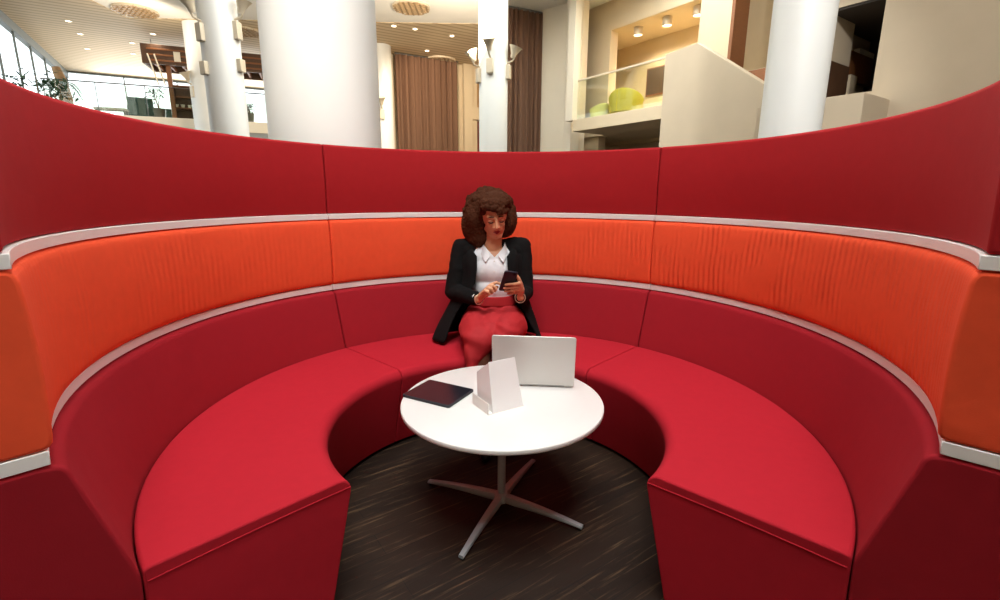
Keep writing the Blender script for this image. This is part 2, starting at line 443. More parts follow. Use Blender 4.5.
def tablet():
    M_CASE = mat('black_leather_case', (34, 35, 42), .55, bump=.3, bscale=300); M_SCRN = mat('tablet_glass', (30, 32, 40), .18)
    A = V((-.300, .206, 0)); Bq = V((-.109, .096, 0)); Cq = V((-.172, -.070, 0)); Dq = V((-.365, .040, 0))
    c = (A+Bq+Cq+Dq)/4; ex = ((Bq-A)+(Cq-Dq)).normalized(); ey = V((-ex.y, ex.x, 0)); W = .226; H = .186
    t = thing('tablet', 'black tablet in a dark case lying flat near the left edge of the table', 'tablet', (c.x, c.y, TZ))
    M = basis(V((c.x, c.y, TZ+.0004)), ex, ey)
    R = [(-W/2, -H/2), (W/2, -H/2), (W/2, H/2), (-W/2, H/2)]
    bm = B(); v = slab_from(bm, R, .0105, .008); bmesh.ops.transform(bm, matrix=M, verts=v); obj('case', bm, M_CASE, t, 40, bevel=.002)
    bm = B(); v = slab_from(bm, [(x*.955, y*.95) for x, y in R], .001, .006); bmesh.ops.transform(bm, matrix=M @ Matrix.Translation((0, 0, .0102)), verts=v); obj('screen', bm, M_SCRN, t, 40)
    bm = B(); v = lathe(bm, [(0, 0), (.004, 0), (.004, .0004), (0, .0004)], 16); bmesh.ops.transform(bm, matrix=M @ Matrix.Translation((W*.46, 0, .0105)), verts=v); obj('home_button', bm, M_CASE, t, 40)
tablet()

# ------------------------------------------------------------------ lobby shell
def struct(name, bm, m, smooth=30, bevel=0, parent=None, label=None):
    o = obj(name, bm, m, parent, smooth, bevel=bevel)
    if not parent: o['kind'] = 'structure'
    if label: o['label'] = label
    return o
def prism(bm, pts, z0, z1):
    a = [bm.verts.new((x, y, z0)) for x, y in pts]; b = [bm.verts.new((x, y, z1)) for x, y in pts]; k = len(pts)
    for i in range(k): bm.faces.new((a[i], a[(i+1) % k], b[(i+1) % k], b[i]))
    bm.faces.new(a[::-1]); bm.faces.new(b)
def plank(bm, p, q, th, z0, z1):
    """upright slab from p to q (plan), th to its left"""
    p = V((*p, 0)); q = V((*q, 0)); d = (q-p).normalized(); n = V((-d.y, d.x, 0))*th
    prism(bm, [(p.x, p.y), (q.x, q.y), (q.x+n.x, q.y+n.y), (p.x+n.x, p.y+n.y)], z0, z1)

H = 6.65
WA = V((2.480, 12.286, 0)); WD = V((.5425, -.8401, 0)); WN = V((-.8401, -.5425, 0))
MW = Matrix(((WD.x, WN.x, 0, WA.x), (WD.y, WN.y, 0, WA.y), (0, 0, 1, 0), (0, 0, 0, 1)))     # (s, n, z) -> world
def wbox(bm, s0, s1, n0, n1, z0, z1): return box(bm, (s0, n0, z0), (s1, n1, z1), MW)
def W(s, n, z): return MW @ V((s, n, z))

bm = B(); box(bm, (-24, -7.5, -.12), (16, 29, 0)); struct('floor', bm, M_FLOOR)

# ceiling: pale plaster near the atrium, slatted boards further back; unseen skylights added for light over booth and lobby
HX0, HX1, HY0, HY1 = -1.9, 1.9, -2.7, .1
KX0, KX1 = -4.5, 5.5
bm = B()
for x0, x1, y0, y1 in ((-12, 16, -7.5, HY0), (-12, HX0, HY0, HY1), (HX1, 16, HY0, HY1), (-12, 16, HY1, 6.5), (-11.3, 16, 6.5, 7.5), (-11.3, KX0, 7.5, 11), (KX1, 16, 7.5, 11), (-11.3, 16, 11, 15.3)):
    box(bm, (x0, y0, H), (x1, y1, H+.25))
prism(bm, [(-11.3, 6.5), (-11.3, 12.5), (-13.4, 12.5), (-11.55, 9.2)], H, H+.25)
struct('ceiling', bm, M_CEILW)
bm = B()
prism(bm, [(-13.4, 12.5), (-11.3, 12.5), (-11.3, 15.3), (9, 15.3), (9, 28.7), (-5.6, 28.7), (-19.05, 22.35)], H-.02, H+.25)
struct('ceiling_slatted', bm, M_SLAT)
bm = B()
for i in range(1, 6):
    x = HX0+(HX1-HX0)*i/6; box(bm, (x-.04, HY0, H+.05), (x+.04, HY1, H+.2))
for i in range(1, 5):
    y = HY0+(HY1-HY0)*i/5; box(bm, (HX0, y-.04, H+.05), (HX1, y+.04, H+.2))
sk = struct('window_added_booth', bm, M_PAINT)  # unseen skylight, placed and sized for the light inside the booth
bm = B(); box(bm, (HX0, HY0, H+.2), (HX1, HY1, H+.22)); struct('pane', bm, M_GLASS, parent=sk)
bm = B()
for i in range(1, 6):
    x = KX0+(KX1-KX0)*i/6; box(bm, (x-.04, 7.5, H+.05), (x+.04, 11, H+.2))
sk = struct('window_added_rear', bm, M_PAINT)  # unseen second skylight, added to brighten columns and walls behind
bm = B(); box(bm, (KX0, 7.5, H+.2), (KX1, 11, H+.22)); struct('pane', bm, M_GLASS, parent=sk)

# right-hand plaster wall (plan runs diagonally), with balcony, recess and niche
FN = -1.4                                   # plane of the upper wall behind the balcony
bm = B()
wbox(bm, -1.6, -.16, FN-.3, FN, 3.3, H)                   # face left of the recess
wbox(bm, -.16, 2.70, FN-.3, FN, 5.87, H)                  # lintel over the recess
wbox(bm, 2.70, 3.52, FN-1.9, FN, 3.3, H)                  # pier right of it
wbox(bm, 3.52, 6.1, FN-.3, FN, 0, 3.55)                   # under the wooden opening
wbox(bm, -1.6, -.45, FN-.3, FN, 0, 3.0)                   # storey below, left of the dark bay
wbox(bm, -6.5, 3.4, -3.6, -3.3, 0, 3.0); wbox(bm, -6.8, -6.5, -3.6, FN, 0, 3.0); wbox(bm, -6.5, -1.5, FN-.3, FN, 0, H)                   # back of that bay
wbox(bm, 2.9, 3.1, -3.3, -.3, 0, 3.0)
struct('wall_balcony', bm, M_PLASTER)
bm = B(); wbox(bm, -3.2, 3.0, -3.3, -3.0, 2.9, 6.0); wbox(bm, -3.4, -3.2, -4.3, FN-.3, 2.9, 6.0); wbox(bm, -3.2, 2.70, -3.0, FN-.02, 5.86, 6.0)
struct('wall_recess', bm, M_RECESS)
bm = B()
wbox(bm, 5.6, 6.2, -1.0, 0, 0, H); wbox(bm, 6.98, 17.2, -1.0, 0, 0, H)
wbox(bm, 6.2, 6.98, -1.0, 0, 4.36, H); wbox(bm, 6.2, 6.98, -1.0, 0, 0, 2.95)
wbox(bm, 5.6, 5.9, -2.6, -1.0, 2.6, 4.8)                  # side of the niche
struct('wall_right', bm, M_GREYPL)
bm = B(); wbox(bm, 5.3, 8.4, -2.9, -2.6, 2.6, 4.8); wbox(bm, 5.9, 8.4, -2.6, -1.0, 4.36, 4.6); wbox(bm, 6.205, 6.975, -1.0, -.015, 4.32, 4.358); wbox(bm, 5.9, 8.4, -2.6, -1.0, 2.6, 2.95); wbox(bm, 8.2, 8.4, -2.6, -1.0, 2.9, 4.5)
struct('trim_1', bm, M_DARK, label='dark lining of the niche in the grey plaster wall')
bm = B(); wbox(bm, 6.18, 6.215, -1.0, -.03, 2.95, 3.60); struct('trim_2', bm, M_DARKWOOD, bevel=.004)
bm = B(); wbox(bm, 6.5, 7.4, -2.5, -2.0, 3.62, 3.70); wbox(bm, 6.7, 7.4, -2.5, -2.05, 3.85, 4.02); struct('trim_3', bm, M_GREYPL, bevel=.01)
bm = B()
a = [(5.65, 0), (5.65, 1.0), (7.25, 1.0), (7.25, 0)]
prism(bm, [tuple((MW @ V((s, n_, 0))).xy) for s, n_ in a], 0, 2.78); struct('trim_4', bm, M_GREYPL, bevel=.01)
# balcony slab, pillar, stair parapet
bm = B(); wbox(bm, -.10, 2.88, -1.3, 0, 3.0, 3.31); wbox(bm, -3.2, 2.88, -4.0, -1.3, 3.0, 3.31); struct('floor_balcony', bm, M_PLASTER, bevel=.01)
bm = B(); wbox(bm, -.42, -.14, -.22, 0, 3.31, H); struct('pillar', bm, M_PAINT, bevel=.01)
bm = B()
pp = [(2.88, 0), (2.88, 4.37), (3.67, 4.43), (5.1, 3.43), (5.75, 2.98), (5.75, 0)]
a = [bm.verts.new(W(s, .02, z)) for s, z in pp]; b = [bm.verts.new(W(s, -.28, z)) for s, z in pp]
for i in range(6): bm.faces.new((a[i], a[(i+1) % 6], b[(i+1) % 6], b[i]))
bm.faces.new(a); bm.faces.new(b[::-1]); struct('wall_stair', bm, M_GREYPL, bevel=.008)
# wood-lined opening above the stair
bm = B(); wbox(bm, 3.52, 3.60, -1.95, FN+.03, 3.4, H); wbox(bm, 3.6, 6.0, -2.9, FN-.1, 3.5, 4.02)
struct('trim_5', bm, M_WOOD, bevel=.005)
bm = B(); wbox(bm, 3.58, 6.0, -3.0, -1.9, 4.02, 4.12); struct('trim_6', bm, M_PAINT, bevel=.005)
bm = B(); wbox(bm, 3.4, 7.5, -3.5, -3.2, 3.3, H); struct('wall_stair_back', bm, M_PLASTER)
# glass guard on the balcony
t = thing('balcony_guard', 'glass balcony guard with pale handrail in front of the lime lounge chairs', 'guard rail', W(1.4, -.05, 3.31))
for s0, s1 in ((.0, 1.42), (1.45, 2.86)):
    bm = B(); wbox(bm, s0, s1, -.062, -.050, 3.29, 4.31); obj('glass_panel', bm, M_RAILGLASS, t, 30)
bm = B(); wbox(bm, .0, 2.88, -.08, -.03, 4.30, 4.345); obj('handrail', bm, M_LAMPMET, t, 30, bevel=.006)
# lamps in the recess
def can_lamp(loc):
    t = thing('cylinder_ceiling_lamp', '', 'ceiling lamp', loc, 'cylinder lamps over the balcony')
    x, y, z = loc
    bm = B(); lathe(bm, [(0, z), (.12, z), (.125, z-.01), (.125, z-.21), (.115, z-.215), (.112, z-.17), (0, z-.17)], 28, (x, y, 0)); obj('lamp_body', bm, M_LAMPMET, t, 40)
    bm = B(); lathe(bm, [(0, z-.195), (.111, z-.195), (.111, z-.185), (0, z-.185)], 28, (x, y, 0)); obj('lens', bm, M_WARM, t, 40)
    return t
for s, lb in ((.49, 'pale cylinder lamp nearest the white pillar in the row over the balcony'), (1.45, 'pale cylinder lamp in the middle of the three over the balcony'), (2.36, 'pale cylinder lamp half hidden by the plaster pier at the balcony recess')):
    p = W(s, -1.80, 5.86); can_lamp(tuple(p))['label'] = lb
# dark picture on the back wall of the recess
t = thing('wall_screen', 'dark framed panel on the back wall behind the balcony glass', 'screen', W(.3, -2.99, 4.6))
bm = B(); wbox(bm, -.07, .62, -3.0, -2.95, 4.24, 5.04); obj('frame', bm, M_WOOD, t, 30, bevel=.006)
bm = B(); wbox(bm, -.03, .58, -2.952, -2.945, 4.28, 5.00); obj('display', bm, mat('dark_display', (86, 66, 48), .25), t, 30)

# lounge chairs behind the guard: rounded shells
def loft(bm, rings, close=True, cap=True):
    R = [[bm.verts.new(p) for p in r] for r in rings]; m = len(R[0])
    for A, Bq in zip(R, R[1:]):
        for k in range(m if close else m-1): bm.faces.new((A[k], A[(k+1) % m], Bq[(k+1) % m], Bq[k]))
    if cap: bm.faces.new(R[0][::-1]); bm.faces.new(R[-1])
    return [v for r in R for v in r]
def lounge(label, loc, ang, s, m):
    t = thing('lounge_chair', label, 'lounge chair', loc, 'lounge chairs on the balcony')
    T = Matrix.Translation(loc) @ Matrix.Rotation(ang, 4, 'Z') @ Matrix.Scale(s, 4)
    bm = B(); v = []
    # wrap-round back shell
    rings = []
    for i in range(25):
        a = math.radians(-115+230*i/24); top = .46+.20*math.cos(a/1.28)**2 if abs(a) < 2.01 else .46
        ro, ri = .42, .34; dx, dy = math.sin(a), math.cos(a)
        rings.append([(ri*dx, ri*dy, .16), (ro*.92*dx, ro*.92*dy, .14), (ro*dx, ro*dy, .4), (ro*1.04*dx, ro*1.04*dy, top-.04), (ro*.99*dx, ro*.99*dy, top), (ri*1.02*dx, ri*1.02*dy, top-.02), (ri*dx, ri*dy, .4)])
    v = loft(bm, rings); bmesh.ops.transform(bm, matrix=T, verts=v); obj('back_shell', bm, m, t, 60)
    bm = B(); v = lathe(bm, [(0, .16), (.33, .16), (.35, .2), (.35, .36), (.32, .40), (0, .415)], 32); bmesh.ops.transform(bm, matrix=T, verts=v); obj('seat_cushion', bm, m, t, 50)
    bm = B(); v = lathe(bm, [(0, 0), (.26, 0), (.26, .02), (.05, .04), (.05, .16), (0, .16)], 28); bmesh.ops.transform(bm, matrix=T, verts=v); obj('base', bm, M_GREYMET, t, 40)
    return t
lounge('lime yellow lounge chair behind the balcony glass, the larger and taller one', tuple(W(.95, -.95, 3.31)), math.radians(150), 1.08, M_LIME)
lounge('pale yellow lounge chair behind the balcony glass, beside the white pillar', tuple(W(.22, -.70, 3.31)), math.radians(200), .66, M_LIMEPALE)

# ------------------------------------------------------------------ back walls, curtains
U = V((.893, .449, 0)); B1 = V((-3.54, 18.77, 0)); UN = V((.449, -.893, 0))        # UN points to the room
MB1 = Matrix(((U.x, UN.x, 0, B1.x), (U.y, UN.y, 0, B1.y), (0, 0, 1, 0), (0, 0, 0, 1)))
def b1box(bm, t0, t1, n0, n1, z0, z1): return box(bm, (t0, n0, z0), (t1, n1, z1), MB1)
bm = B()
b1box(bm, -4.0, 2.95, -.5, -.2, 0, H); b1box(bm, 2.95, 3.35, -.5, 0, 0, H)
b1box(bm, 3.35, 4.9, -.5, -.2, 6.1, H); b1box(bm, 3.35, 4.9, -.5, 0, 4.45, 4.95); b1box(bm, 3.35, 4.9, -1.2, -.9, 4.9, 6.2); b1box(bm, 3.35, 3.6, -.9, -.1, 0, H)
struct('wall_back', bm, M_PLASTER)
bm = B(); b1box(bm, 3.6, 4.9, -.75, -.55, 0, 4.46); struct('trim_7', bm, mat('red_brown_panel', (128, 60, 38), .6))
bm = B(); b1box(bm, 3.6, 4.9, -.95, -.85, 4.95, 6.2); struct('trim_8', bm, mat('ochre_panel', (200, 158, 104), .6))
bm = B(); plank(bm, (.62, 14.05), (2.9, 15.08), .3, 0, H); plank(bm, (.66, 14.1), (.62, 20.9), .3, 0, H)
plank(bm, (1.62, 14.1), (2.75, 13.1), .3, 0, H); plank(bm, (2.3, 13.25), (2.46, 12.9), .3, 0, H)
struct('wall_back_right', bm, M_PAINT)
def curtain(label, p, q, ztop, folds, amp):
    p = V((*p, 0)); q = V((*q, 0)); L = (q-p).length; d = (q-p)/L; n = V((-d.y, d.x, 0))
    t = thing('curtain', label, 'curtain', (p+q)/2)
    bm = B(); N = folds*10; rows = []
    for z, k in ((.03, 1.0), (ztop*.5, .95), (ztop-.06, .75)):
        front = []; back = []
        for i in range(N+1):
            u = i/N; ph = u*folds*2*PI+.9*math.sin(7*u)
            w = amp*k*(math.sin(ph)+.25*math.sin(2.3*ph+1))
            c = p+d*(u*L)+n*w
            front.append(c+V((0, 0, z))); back.append(c+n*.012+V((0, 0, z)))
        rows.append(front+back[::-1])
    loft(bm, rows); obj('drape', bm, M_CURTAIN, t, 80)
    bm = B(); tube(bm, [p+V((0, 0, ztop-.04))-d*.03, q+V((0, 0, ztop-.04))+d*.03], .03, 10); obj('curtain_track', bm, M_GREYMET, t, 40)
    return t
curtain('long taupe pleated curtain right of the big white column', (-3.50, 18.55), (-1.16, 19.72), H-.02, 10, .085)
curtain('taupe pleated curtain behind the slim column with three floodlights', (.64, 13.62), (1.72, 14.08), H-.03, 7, .06)

# ------------------------------------------------------------------ columns with floodlights
def column(x, y, r=.37):
    bm = B(); lathe(bm, [(0, 0), (r, 0), (r, H), (0, H)], 64, (x, y, 0)); o = struct('column', bm, M_COLUMN, 40); return o
COLS = dict(big=(-1.15, 1.79), right=(4.10, 4.99), mid=(.18, 11.54), left=(-5.53, 9.31), thin=(-9.4, 15.75), far=(-3.90, 17.80))
for k in COLS: column(*COLS[k], .43 if k == 'thin' else .37)
def floodlight(ang, col, z, tilt=.35, boxes=2):
    """uplight bowl on an arm with its gear boxes, fixed to a column; ang in plan from +x"""
    cx, cy = col; d = V((math.cos(ang), math.sin(ang), 0)); c = V((cx, cy, 0))
    t = thing('column_floodlight', '', 'floodlight', c+d*.37+V((0, 0, z)), 'floodlights fixed to the columns')
    s = V((-d.y, d.x, 0))
    M = Matrix(((s.x, d.x, 0, (c+d*.56).x), (s.y, d.y, 0, (c+d*.56).y), (0, 0, 1, z), (0, 0, 0, 1))) @ Matrix.Rotation(-tilt, 4, 'X')
    bm = B(); v = lathe(bm, [(0, -.14), (.05, -.14), (.065, -.10), (.07, -.05), (.13, .07), (.165, .12), (.17, .13), (.155, .13), (.12, .06), (.05, -.03), (0, -.03)], 28); bmesh.ops.transform(bm, matrix=M, verts=v)
    obj('lamp_bowl', bm, M_LAMPMET, t, 50)
    bm = B(); v = lathe(bm, [(0, .058), (.117, .058), (.117, .07), (0, .07)], 24); bmesh.ops.transform(bm, matrix=M, verts=v); obj('lens', bm, M_WARM, t, 40)
    bm = B(); tube(bm, [c+d*.56+V((0, 0, z-.12)), c+d*.52+V((0, 0, z-.2)), c+d*.36+V((0, 0, z-.24))], .022, 10); obj('arm', bm, M_LAMPMET, t, 40)
    for k in range(boxes):
        z0 = z-.62-.62*k; hh = .34 if k == 0 else .25
        bm = B(); Mx = Matrix(((s.x, d.x, 0, c.x), (s.y, d.y, 0, c.y), (0, 0, 1, 0), (0, 0, 0, 1)))
        box(bm, (-.085, .365, z0), (.085, .46, z0+hh), Mx); obj('gear_box', bm, M_LAMPMET, t, 30, bevel=.012)
    return t
def ang_to(col, p): return math.atan2(p[1]-col[1], p[0]-col[0])
for key, p, z, nb, lb in (
    ('left', (-5.80, 8.84), 4.86, 2, 'floodlight with two gear boxes on the stout column left of the big one, outer side'),
    ('left', (-4.99, 9.22), 4.98, 2, 'floodlight on the stout left column, on its side facing the big column'),
    ('mid', (-.36, 11.33), 4.66, 1, 'floodlight on the slim column between the curtains, side towards the long curtain'),
    ('mid', (.06, 11.02), 4.84, 1, 'floodlight on the front of the slim column between the curtains'),
    ('mid', (.72, 11.33), 4.76, 1, 'floodlight on the slim column between the curtains, in front of the shorter curtain'),
    ('far', (-3.86, 17.3), 4.62, 1, 'small distant floodlight beside the edge of the big column'),
    ('thin', (-9.66, 15.3), 4.95, 1, 'floodlight on the slender far column by the mezzanine')):
    floodlight(ang_to(COLS[key], p), COLS[key], z, boxes=nb)['label'] = lb

# ------------------------------------------------------------------ ceiling fixtures
def round_vent(loc, r, label):
    x, y = loc; t = thing('round_ceiling_grille', label, 'ceiling grille', (x, y, H), 'round ceiling grilles')
    z = H-.02 if (y > 15.3) else H
    bm = B(); lathe(bm, [(r-.06, z), (r, z), (r, z-.05), (r-.06, z-.06)], 40, (x, y, 0), True); obj('ring', bm, M_LAMPMET, t, 40)
    bm = B(); k = 3
    for i in range(-k, k+1):
        u = i*r/(k+.6); h = math.sqrt(max(r*r-u*u, 0))-.03
        if h > .05:
            box(bm, (x+u-.022, y-h, z-.07), (x+u+.022, y+h, z-.012)); box(bm, (x-h, y+u-.022, z-.07), (x+h, y+u+.022, z-.012))
    obj('lattice', bm, mat('grille_lattice', (176, 148, 112), .5), t, 30)
    bm = B(); lathe(bm, [(0, z-.012), (r-.06, z-.012), (r-.06, z-.002), (0, z-.002)], 40, (x, y, 0)); obj('diffuser', bm, M_PAINT, t, 40)
round_vent((-10.59, 14.62), .60, 'round ceiling grille above the mezzanine railing, left of the columns')
round_vent((-2.20, 13.95), .55, 'round ceiling grille right of the top of the big column')
round_vent((-1.84, 19.55), .62, 'round ceiling grille just in front of the long taupe curtain')
round_vent((-8.2, 16.31), .55, 'round ceiling grille in the gap between stout and big column')
def downlight(x, y, label):
    z = H-.02 if (y > 15.3 or (x < -11.3 and y > 12.5)) else H
    t = thing('downlight', label, 'downlight', (x, y, z), 'small ceiling downlights')
    bm = B(); lathe(bm, [(.07, z), (.105, z), (.10, z-.018), (.075, z-.02)], 24, (x, y, 0), True); obj('trim_ring', bm, M_PAINT, t, 40)
    bm = B(); lathe(bm, [(0, z-.012), (.072, z-.012), (.072, z-.004), (0, z-.004)], 24, (x, y, 0)); obj('lens', bm, M_WARM, t, 40)
for x, y, lb in ((-13.37, 15.6, 'downlight in the slatted ceiling nearest the slanting facade beam'), (-14.04, 16.9, 'downlight in the slatted ceiling by the facade, second of that row of three'), (-15.23, 18.71, 'downlight in the slatted ceiling by the facade, farthest of that row of three'),
                 (-11.49, 16.78, 'bright downlight between the round grille and the wooden canopy'), (-12.95, 17.86, 'downlight just left of the wooden canopy, nearer of the two'), (-13.93, 19.31, 'downlight just left of the wooden canopy, farther of the two'),
                 (-2.35, 15.82, 'bright downlight in the ceiling in front of the long curtain, below the grille'), (-1.17, 16.48, 'downlight nearest the slim column with three floodlights'), (-2.24, 18.3, 'small downlight close to the top of the long curtain'), (-3.0, 15.56, 'downlight beside the top edge of the big column')):
    downlight(x, y, lb)

# ------------------------------------------------------------------ glass facade on the left and windows beyond the mezzanine
M_MULL = mat('mullion_grey', (104, 106, 100), .5, metal=.3)
def glazing(name, p, q, z0, z1, step, beam, frame):
    p = V((*p, 0)); q = V((*q, 0)); L = (q-p).length; d = (q-p)/L; n = V((-d.y, d.x, 0))
    M = Matrix(((d.x, n.x, 0, p.x), (d.y, n.y, 0, p.y), (0, 0, 1, 0), (0, 0, 0, 1)))
    bm = B(); k = max(1, round(L/step))
    for i in range(k+1):
        u = L*i/k; box(bm, (u-frame, -.03, z0), (u+frame, .03, z1), M)
    box(bm, (0, -.08, z1-beam), (L, .12, z1), M); box(bm, (0, -.06, z0), (L, .06, z0+.1), M)
    w = struct(name, bm, M_MULL)
    bm = B(); box(bm, (0, -.012, z0), (L, .012, z1), M); struct('pane', bm, M_GLASS, parent=w)
glazing('window_2', (-11.6, 9.2), (-19.0, 22.3), 0, H, 1.9, .32, .016)
glazing('window_3', (-19.0, 22.3), (-5.6, 28.6), 0, H, 2.2, .08, .02)
bm = B(); plank(bm, (-5.6, 28.6), (-6.9, 17.1), .3, 0, H); struct('wall_back_left', bm, M_PAINT)
bm = B(); plank(bm, (-11.6, 9.2), (-11.6, -7.2), .3, 0, H); struct('wall_left', bm, M_PAINT)
bm = B(); plank(bm, (-11.6, -7.2), (13.2, -7.2), -.3, 0, H); struct('wall_front', bm, M_PLASTER)

# ------------------------------------------------------------------ mezzanine
E0 = V((-12.88, 16.28, 0)); ED = V((.9436, .331, 0)); EN = V((-.331, .9436, 0))
ME = Matrix(((ED.x, EN.x, 0, E0.x), (ED.y, EN.y, 0, E0.y), (0, 0, 1, 0), (0, 0, 0, 1)))
def E(t_, n_, z=3.9): return ME @ V((t_, n_, z))
bm = B(); box(bm, (-2.2, 0, 3.5), (5.4, 6.2, 3.9), ME); struct('floor_mezzanine', bm, M_PAINT, bevel=.01)
t = thing('mezzanine_railing', 'thin dark handrail on slim posts along the mezzanine edge', 'railing', E(1.2, .1))
bm = B(); tube(bm, [E(-1.9, .08, 4.93), E(5.3, .08, 4.93)], .022, 10); obj('handrail', bm, mat('dark_handrail', (92, 84, 78), .4), t, 40)
for i in range(6):
    bm = B(); u = -1.85+i*1.42; tube(bm, [E(u, .08, 3.88), E(u, .08, 4.93)], .014, 8); obj('post', bm, M_GREYMET, t, 40)
    if i < 5:
        bm = B(); box(bm, (u+.03, .074, 3.94), (u+1.39, .086, 4.88), ME); obj('glass_panel', bm, M_RAILGLASS, t, 30)
def armchair(label, loc, ang, s):
    t = thing('armchair', label, 'armchair', loc, 'armchairs on the mezzanine')
    T = Matrix.Translation(loc) @ Matrix.Rotation(ang, 4, 'Z') @ Matrix.Scale(s, 4)
    def p(name, lo, hi, rot=0, b=.03, m=M_GREENCH):
        bm = B(); v = box(bm, lo, hi)
        if rot: bmesh.ops.rotate(bm, verts=v, cent=(0, hi[1], lo[2]), matrix=Matrix.Rotation(rot, 3, 'X'))
        bmesh.ops.transform(bm, matrix=T, verts=v); obj(name, bm, m, t, 60, bevel=b*s, seg=3)
    p('seat', (-.36, -.36, .14), (.36, .34, .40)); p('backrest', (-.42, .24, .14), (.42, .42, .86), -.12)
    p('armrest', (-.46, -.36, .14), (-.36, .34, .56)); p('armrest', (.36, -.36, .14), (.46, .34, .56))
    for x in (-.38, .38):
        for y in (-.3, .36):
            bm = B(); v = tube(bm, [(x, y, 0), (x, y, .15)], .02, 8); bmesh.ops.transform(bm, matrix=T, verts=v); obj('leg', bm, M_GREYMET, t, 40)
armchair('dark teal armchair behind the mezzanine railing, the bigger of the two', E(.42, 1.6), math.radians(213), .92)
armchair('small dark teal armchair beside the wooden shelf unit', E(1.10, 1.75), math.radians(213), .58)
t = thing('low_bench', 'low pale bench on the mezzanine near the railing', 'bench', E(-.28, .7))
bm = B(); box(bm, (-.72, .5, 4.12), (.22, .9, 4.2), ME); obj('seat', bm, mat('pale_grey_bench', (176, 174, 168), .7), t, 30, bevel=.015)
for u in (-.66, .16):
    bm = B(); box(bm, (u-.03, .54, 3.9), (u+.03, .86, 4.13), ME); obj('leg', bm, M_GREYMET, t, 30, bevel=.004)
# shelf unit with bottles
t = thing('shelf_unit', 'tall brown shelf unit at the end of the mezzanine by the slender column', 'shelf unit', E(2.05, .7))
for u in (1.62, 2.44):
    bm = B(); box(bm, (u, .5, 3.9), (u+.05, .9, 5.1), ME); obj('side_panel', bm, M_DARKWOOD, t, 30, bevel=.004)
for z in (3.92, 4.3, 4.68, 5.06):
    bm = B(); box(bm, (1.67, .5, z), (2.44, .9, z+.04), ME); obj('shelf', bm, M_WOOD, t, 30, bevel=.003)
bm = B(); box(bm, (1.66, .88, 3.92), (2.45, .9, 5.1), ME); obj('back_panel', bm, M_DARKWOOD, t, 30)
for u, z, lb in ((1.78, 4.34, 'white cup on the shelf unit, at its left end'), (1.98, 4.34, 'white cup in the middle of the shelf unit'), (2.2, 4.34, 'white cup on the shelf unit beside the slender column')):
    c = E(u, .62, z); bm = B(); lathe(bm, [(0, 0), (.05, 0), (.055, .06), (.075, .11), (.07, .11), (.045, .02), (0, .02)], 20, c); tag(obj('cup', bm, M_WHITE, None, 40), lb, 'cup', 'cups on the shelf unit')
# hanging wooden canopy
t = thing('wooden_canopy', 'brown slatted wooden canopy hung from the ceiling above the mezzanine', 'canopy', E(3.0, .9, 6.0))
bm = B()
for n0 in (.1, 1.45): box(bm, (1.02, n0, 5.68), (5.2, n0+.08, 6.32), ME)
for u in (1.02, 5.12): box(bm, (u, .18, 5.68), (u+.08, 1.45, 6.32), ME)
fr = obj('frame', bm, M_DARKWOOD, t, 30, bevel=.006)
for i in range(9):
    bm = B(); u = 1.3+i*.42; box(bm, (u, .19, 5.72), (u+.06, 1.44, 5.84), ME); obj('slat', bm, M_WOOD, t, 30, bevel=.004)
for i, z in enumerate((5.80, 5.98, 6.16)):
    bm = B(); box(bm, (1.2, .06, z-.025), (5.0, .098, z+.025), ME); obj('front_batten', bm, M_WOOD, t, 30, bevel=.004)
for u in (1.2, 3.0, 4.9):
    bm = B(); tube(bm, [E(u, .8, 6.3), E(u, .8, H-.02)], .012, 8); obj('hanger', bm, M_GREYMET, t, 40)
bm = B(); box(bm, (1.66, .3, 3.9), (1.80, .42, 5.72), ME); obj('post', bm, M_WOOD, t, 30, bevel=.008)
for k in range(2):
    bm = B(); u = 1.22+.2*k; tube(bm, [E(u, .02, 5.98), E(u+.22, .02, 4.98)], .024, 10); obj('pale_batten', bm, M_PAINT, t, 40)
bm = B(); box(bm, (2.0, .04, 5.80), (2.2, .06, 6.12), ME); obj('lit_sign', bm, M_PAINT, t, 30)
# plants
def leaves(bm, c, n, spread, size, rng):
    for i in range(n):
        p = c+V((rng.gauss(0, spread[0]), rng.gauss(0, spread[1]), rng.gauss(0, spread[2])))
        a = V((rng.uniform(-1, 1), rng.uniform(-1, 1), rng.uniform(-.6, .5))).normalized(); x, y = frame_from(a); L = size*rng.uniform(.7, 1.3)
        vs = [bm.verts.new(q) for q in (p, p+a*L*.5+x*L*.22, p+a*L, p+a*L*.5-x*L*.22)]
        vs2 = [bm.verts.new(v.co+y*.004) for v in vs]
        bm.faces.new(vs); bm.faces.new(vs2[::-1])
        for k in range(4): bm.faces.new((vs[k], vs[(k+1) % 4], vs2[(k+1) % 4], vs2[k]))
def plant(name, label, loc, h, spread, n, size, seed, stems=3):
    rng = random.Random(seed); loc = V(loc)
    t = thing(name, label, 'plant', loc, 'indoor plants by the mezzanine')
    bm = B(); lathe(bm, [(0, 0), (.16, 0), (.2, .34), (.21, .36), (.18, .36), (.17, .3), (0, .3)], 24, loc); obj('pot', bm, M_GREYMET, t, 40)
    bm = B()
    for i in range(stems):
        tip = loc+V((rng.gauss(0, spread[0]), rng.gauss(0, spread[1]), h+rng.uniform(-.1, .2)))
        tube(bm, [loc+V((0, 0, .28)), loc*.45+tip*.55+V((rng.gauss(0, .05), 0, .1)), tip], [.018, .012, .005], 7)
    obj('stem', bm, M_TRUNK, t, 40)
    bm = B(); leaves(bm, loc+V((0, 0, h)), n, spread, size, rng); o = obj('leaves', bm, M_LEAF, t, None); o['kind'] = 'stuff'
plant('indoor_tree', 'tall loose indoor tree against the slanting glass facade', (-13.15, 13.45, 0), 4.32, (.42, .2, .2), 80, .2, 1)
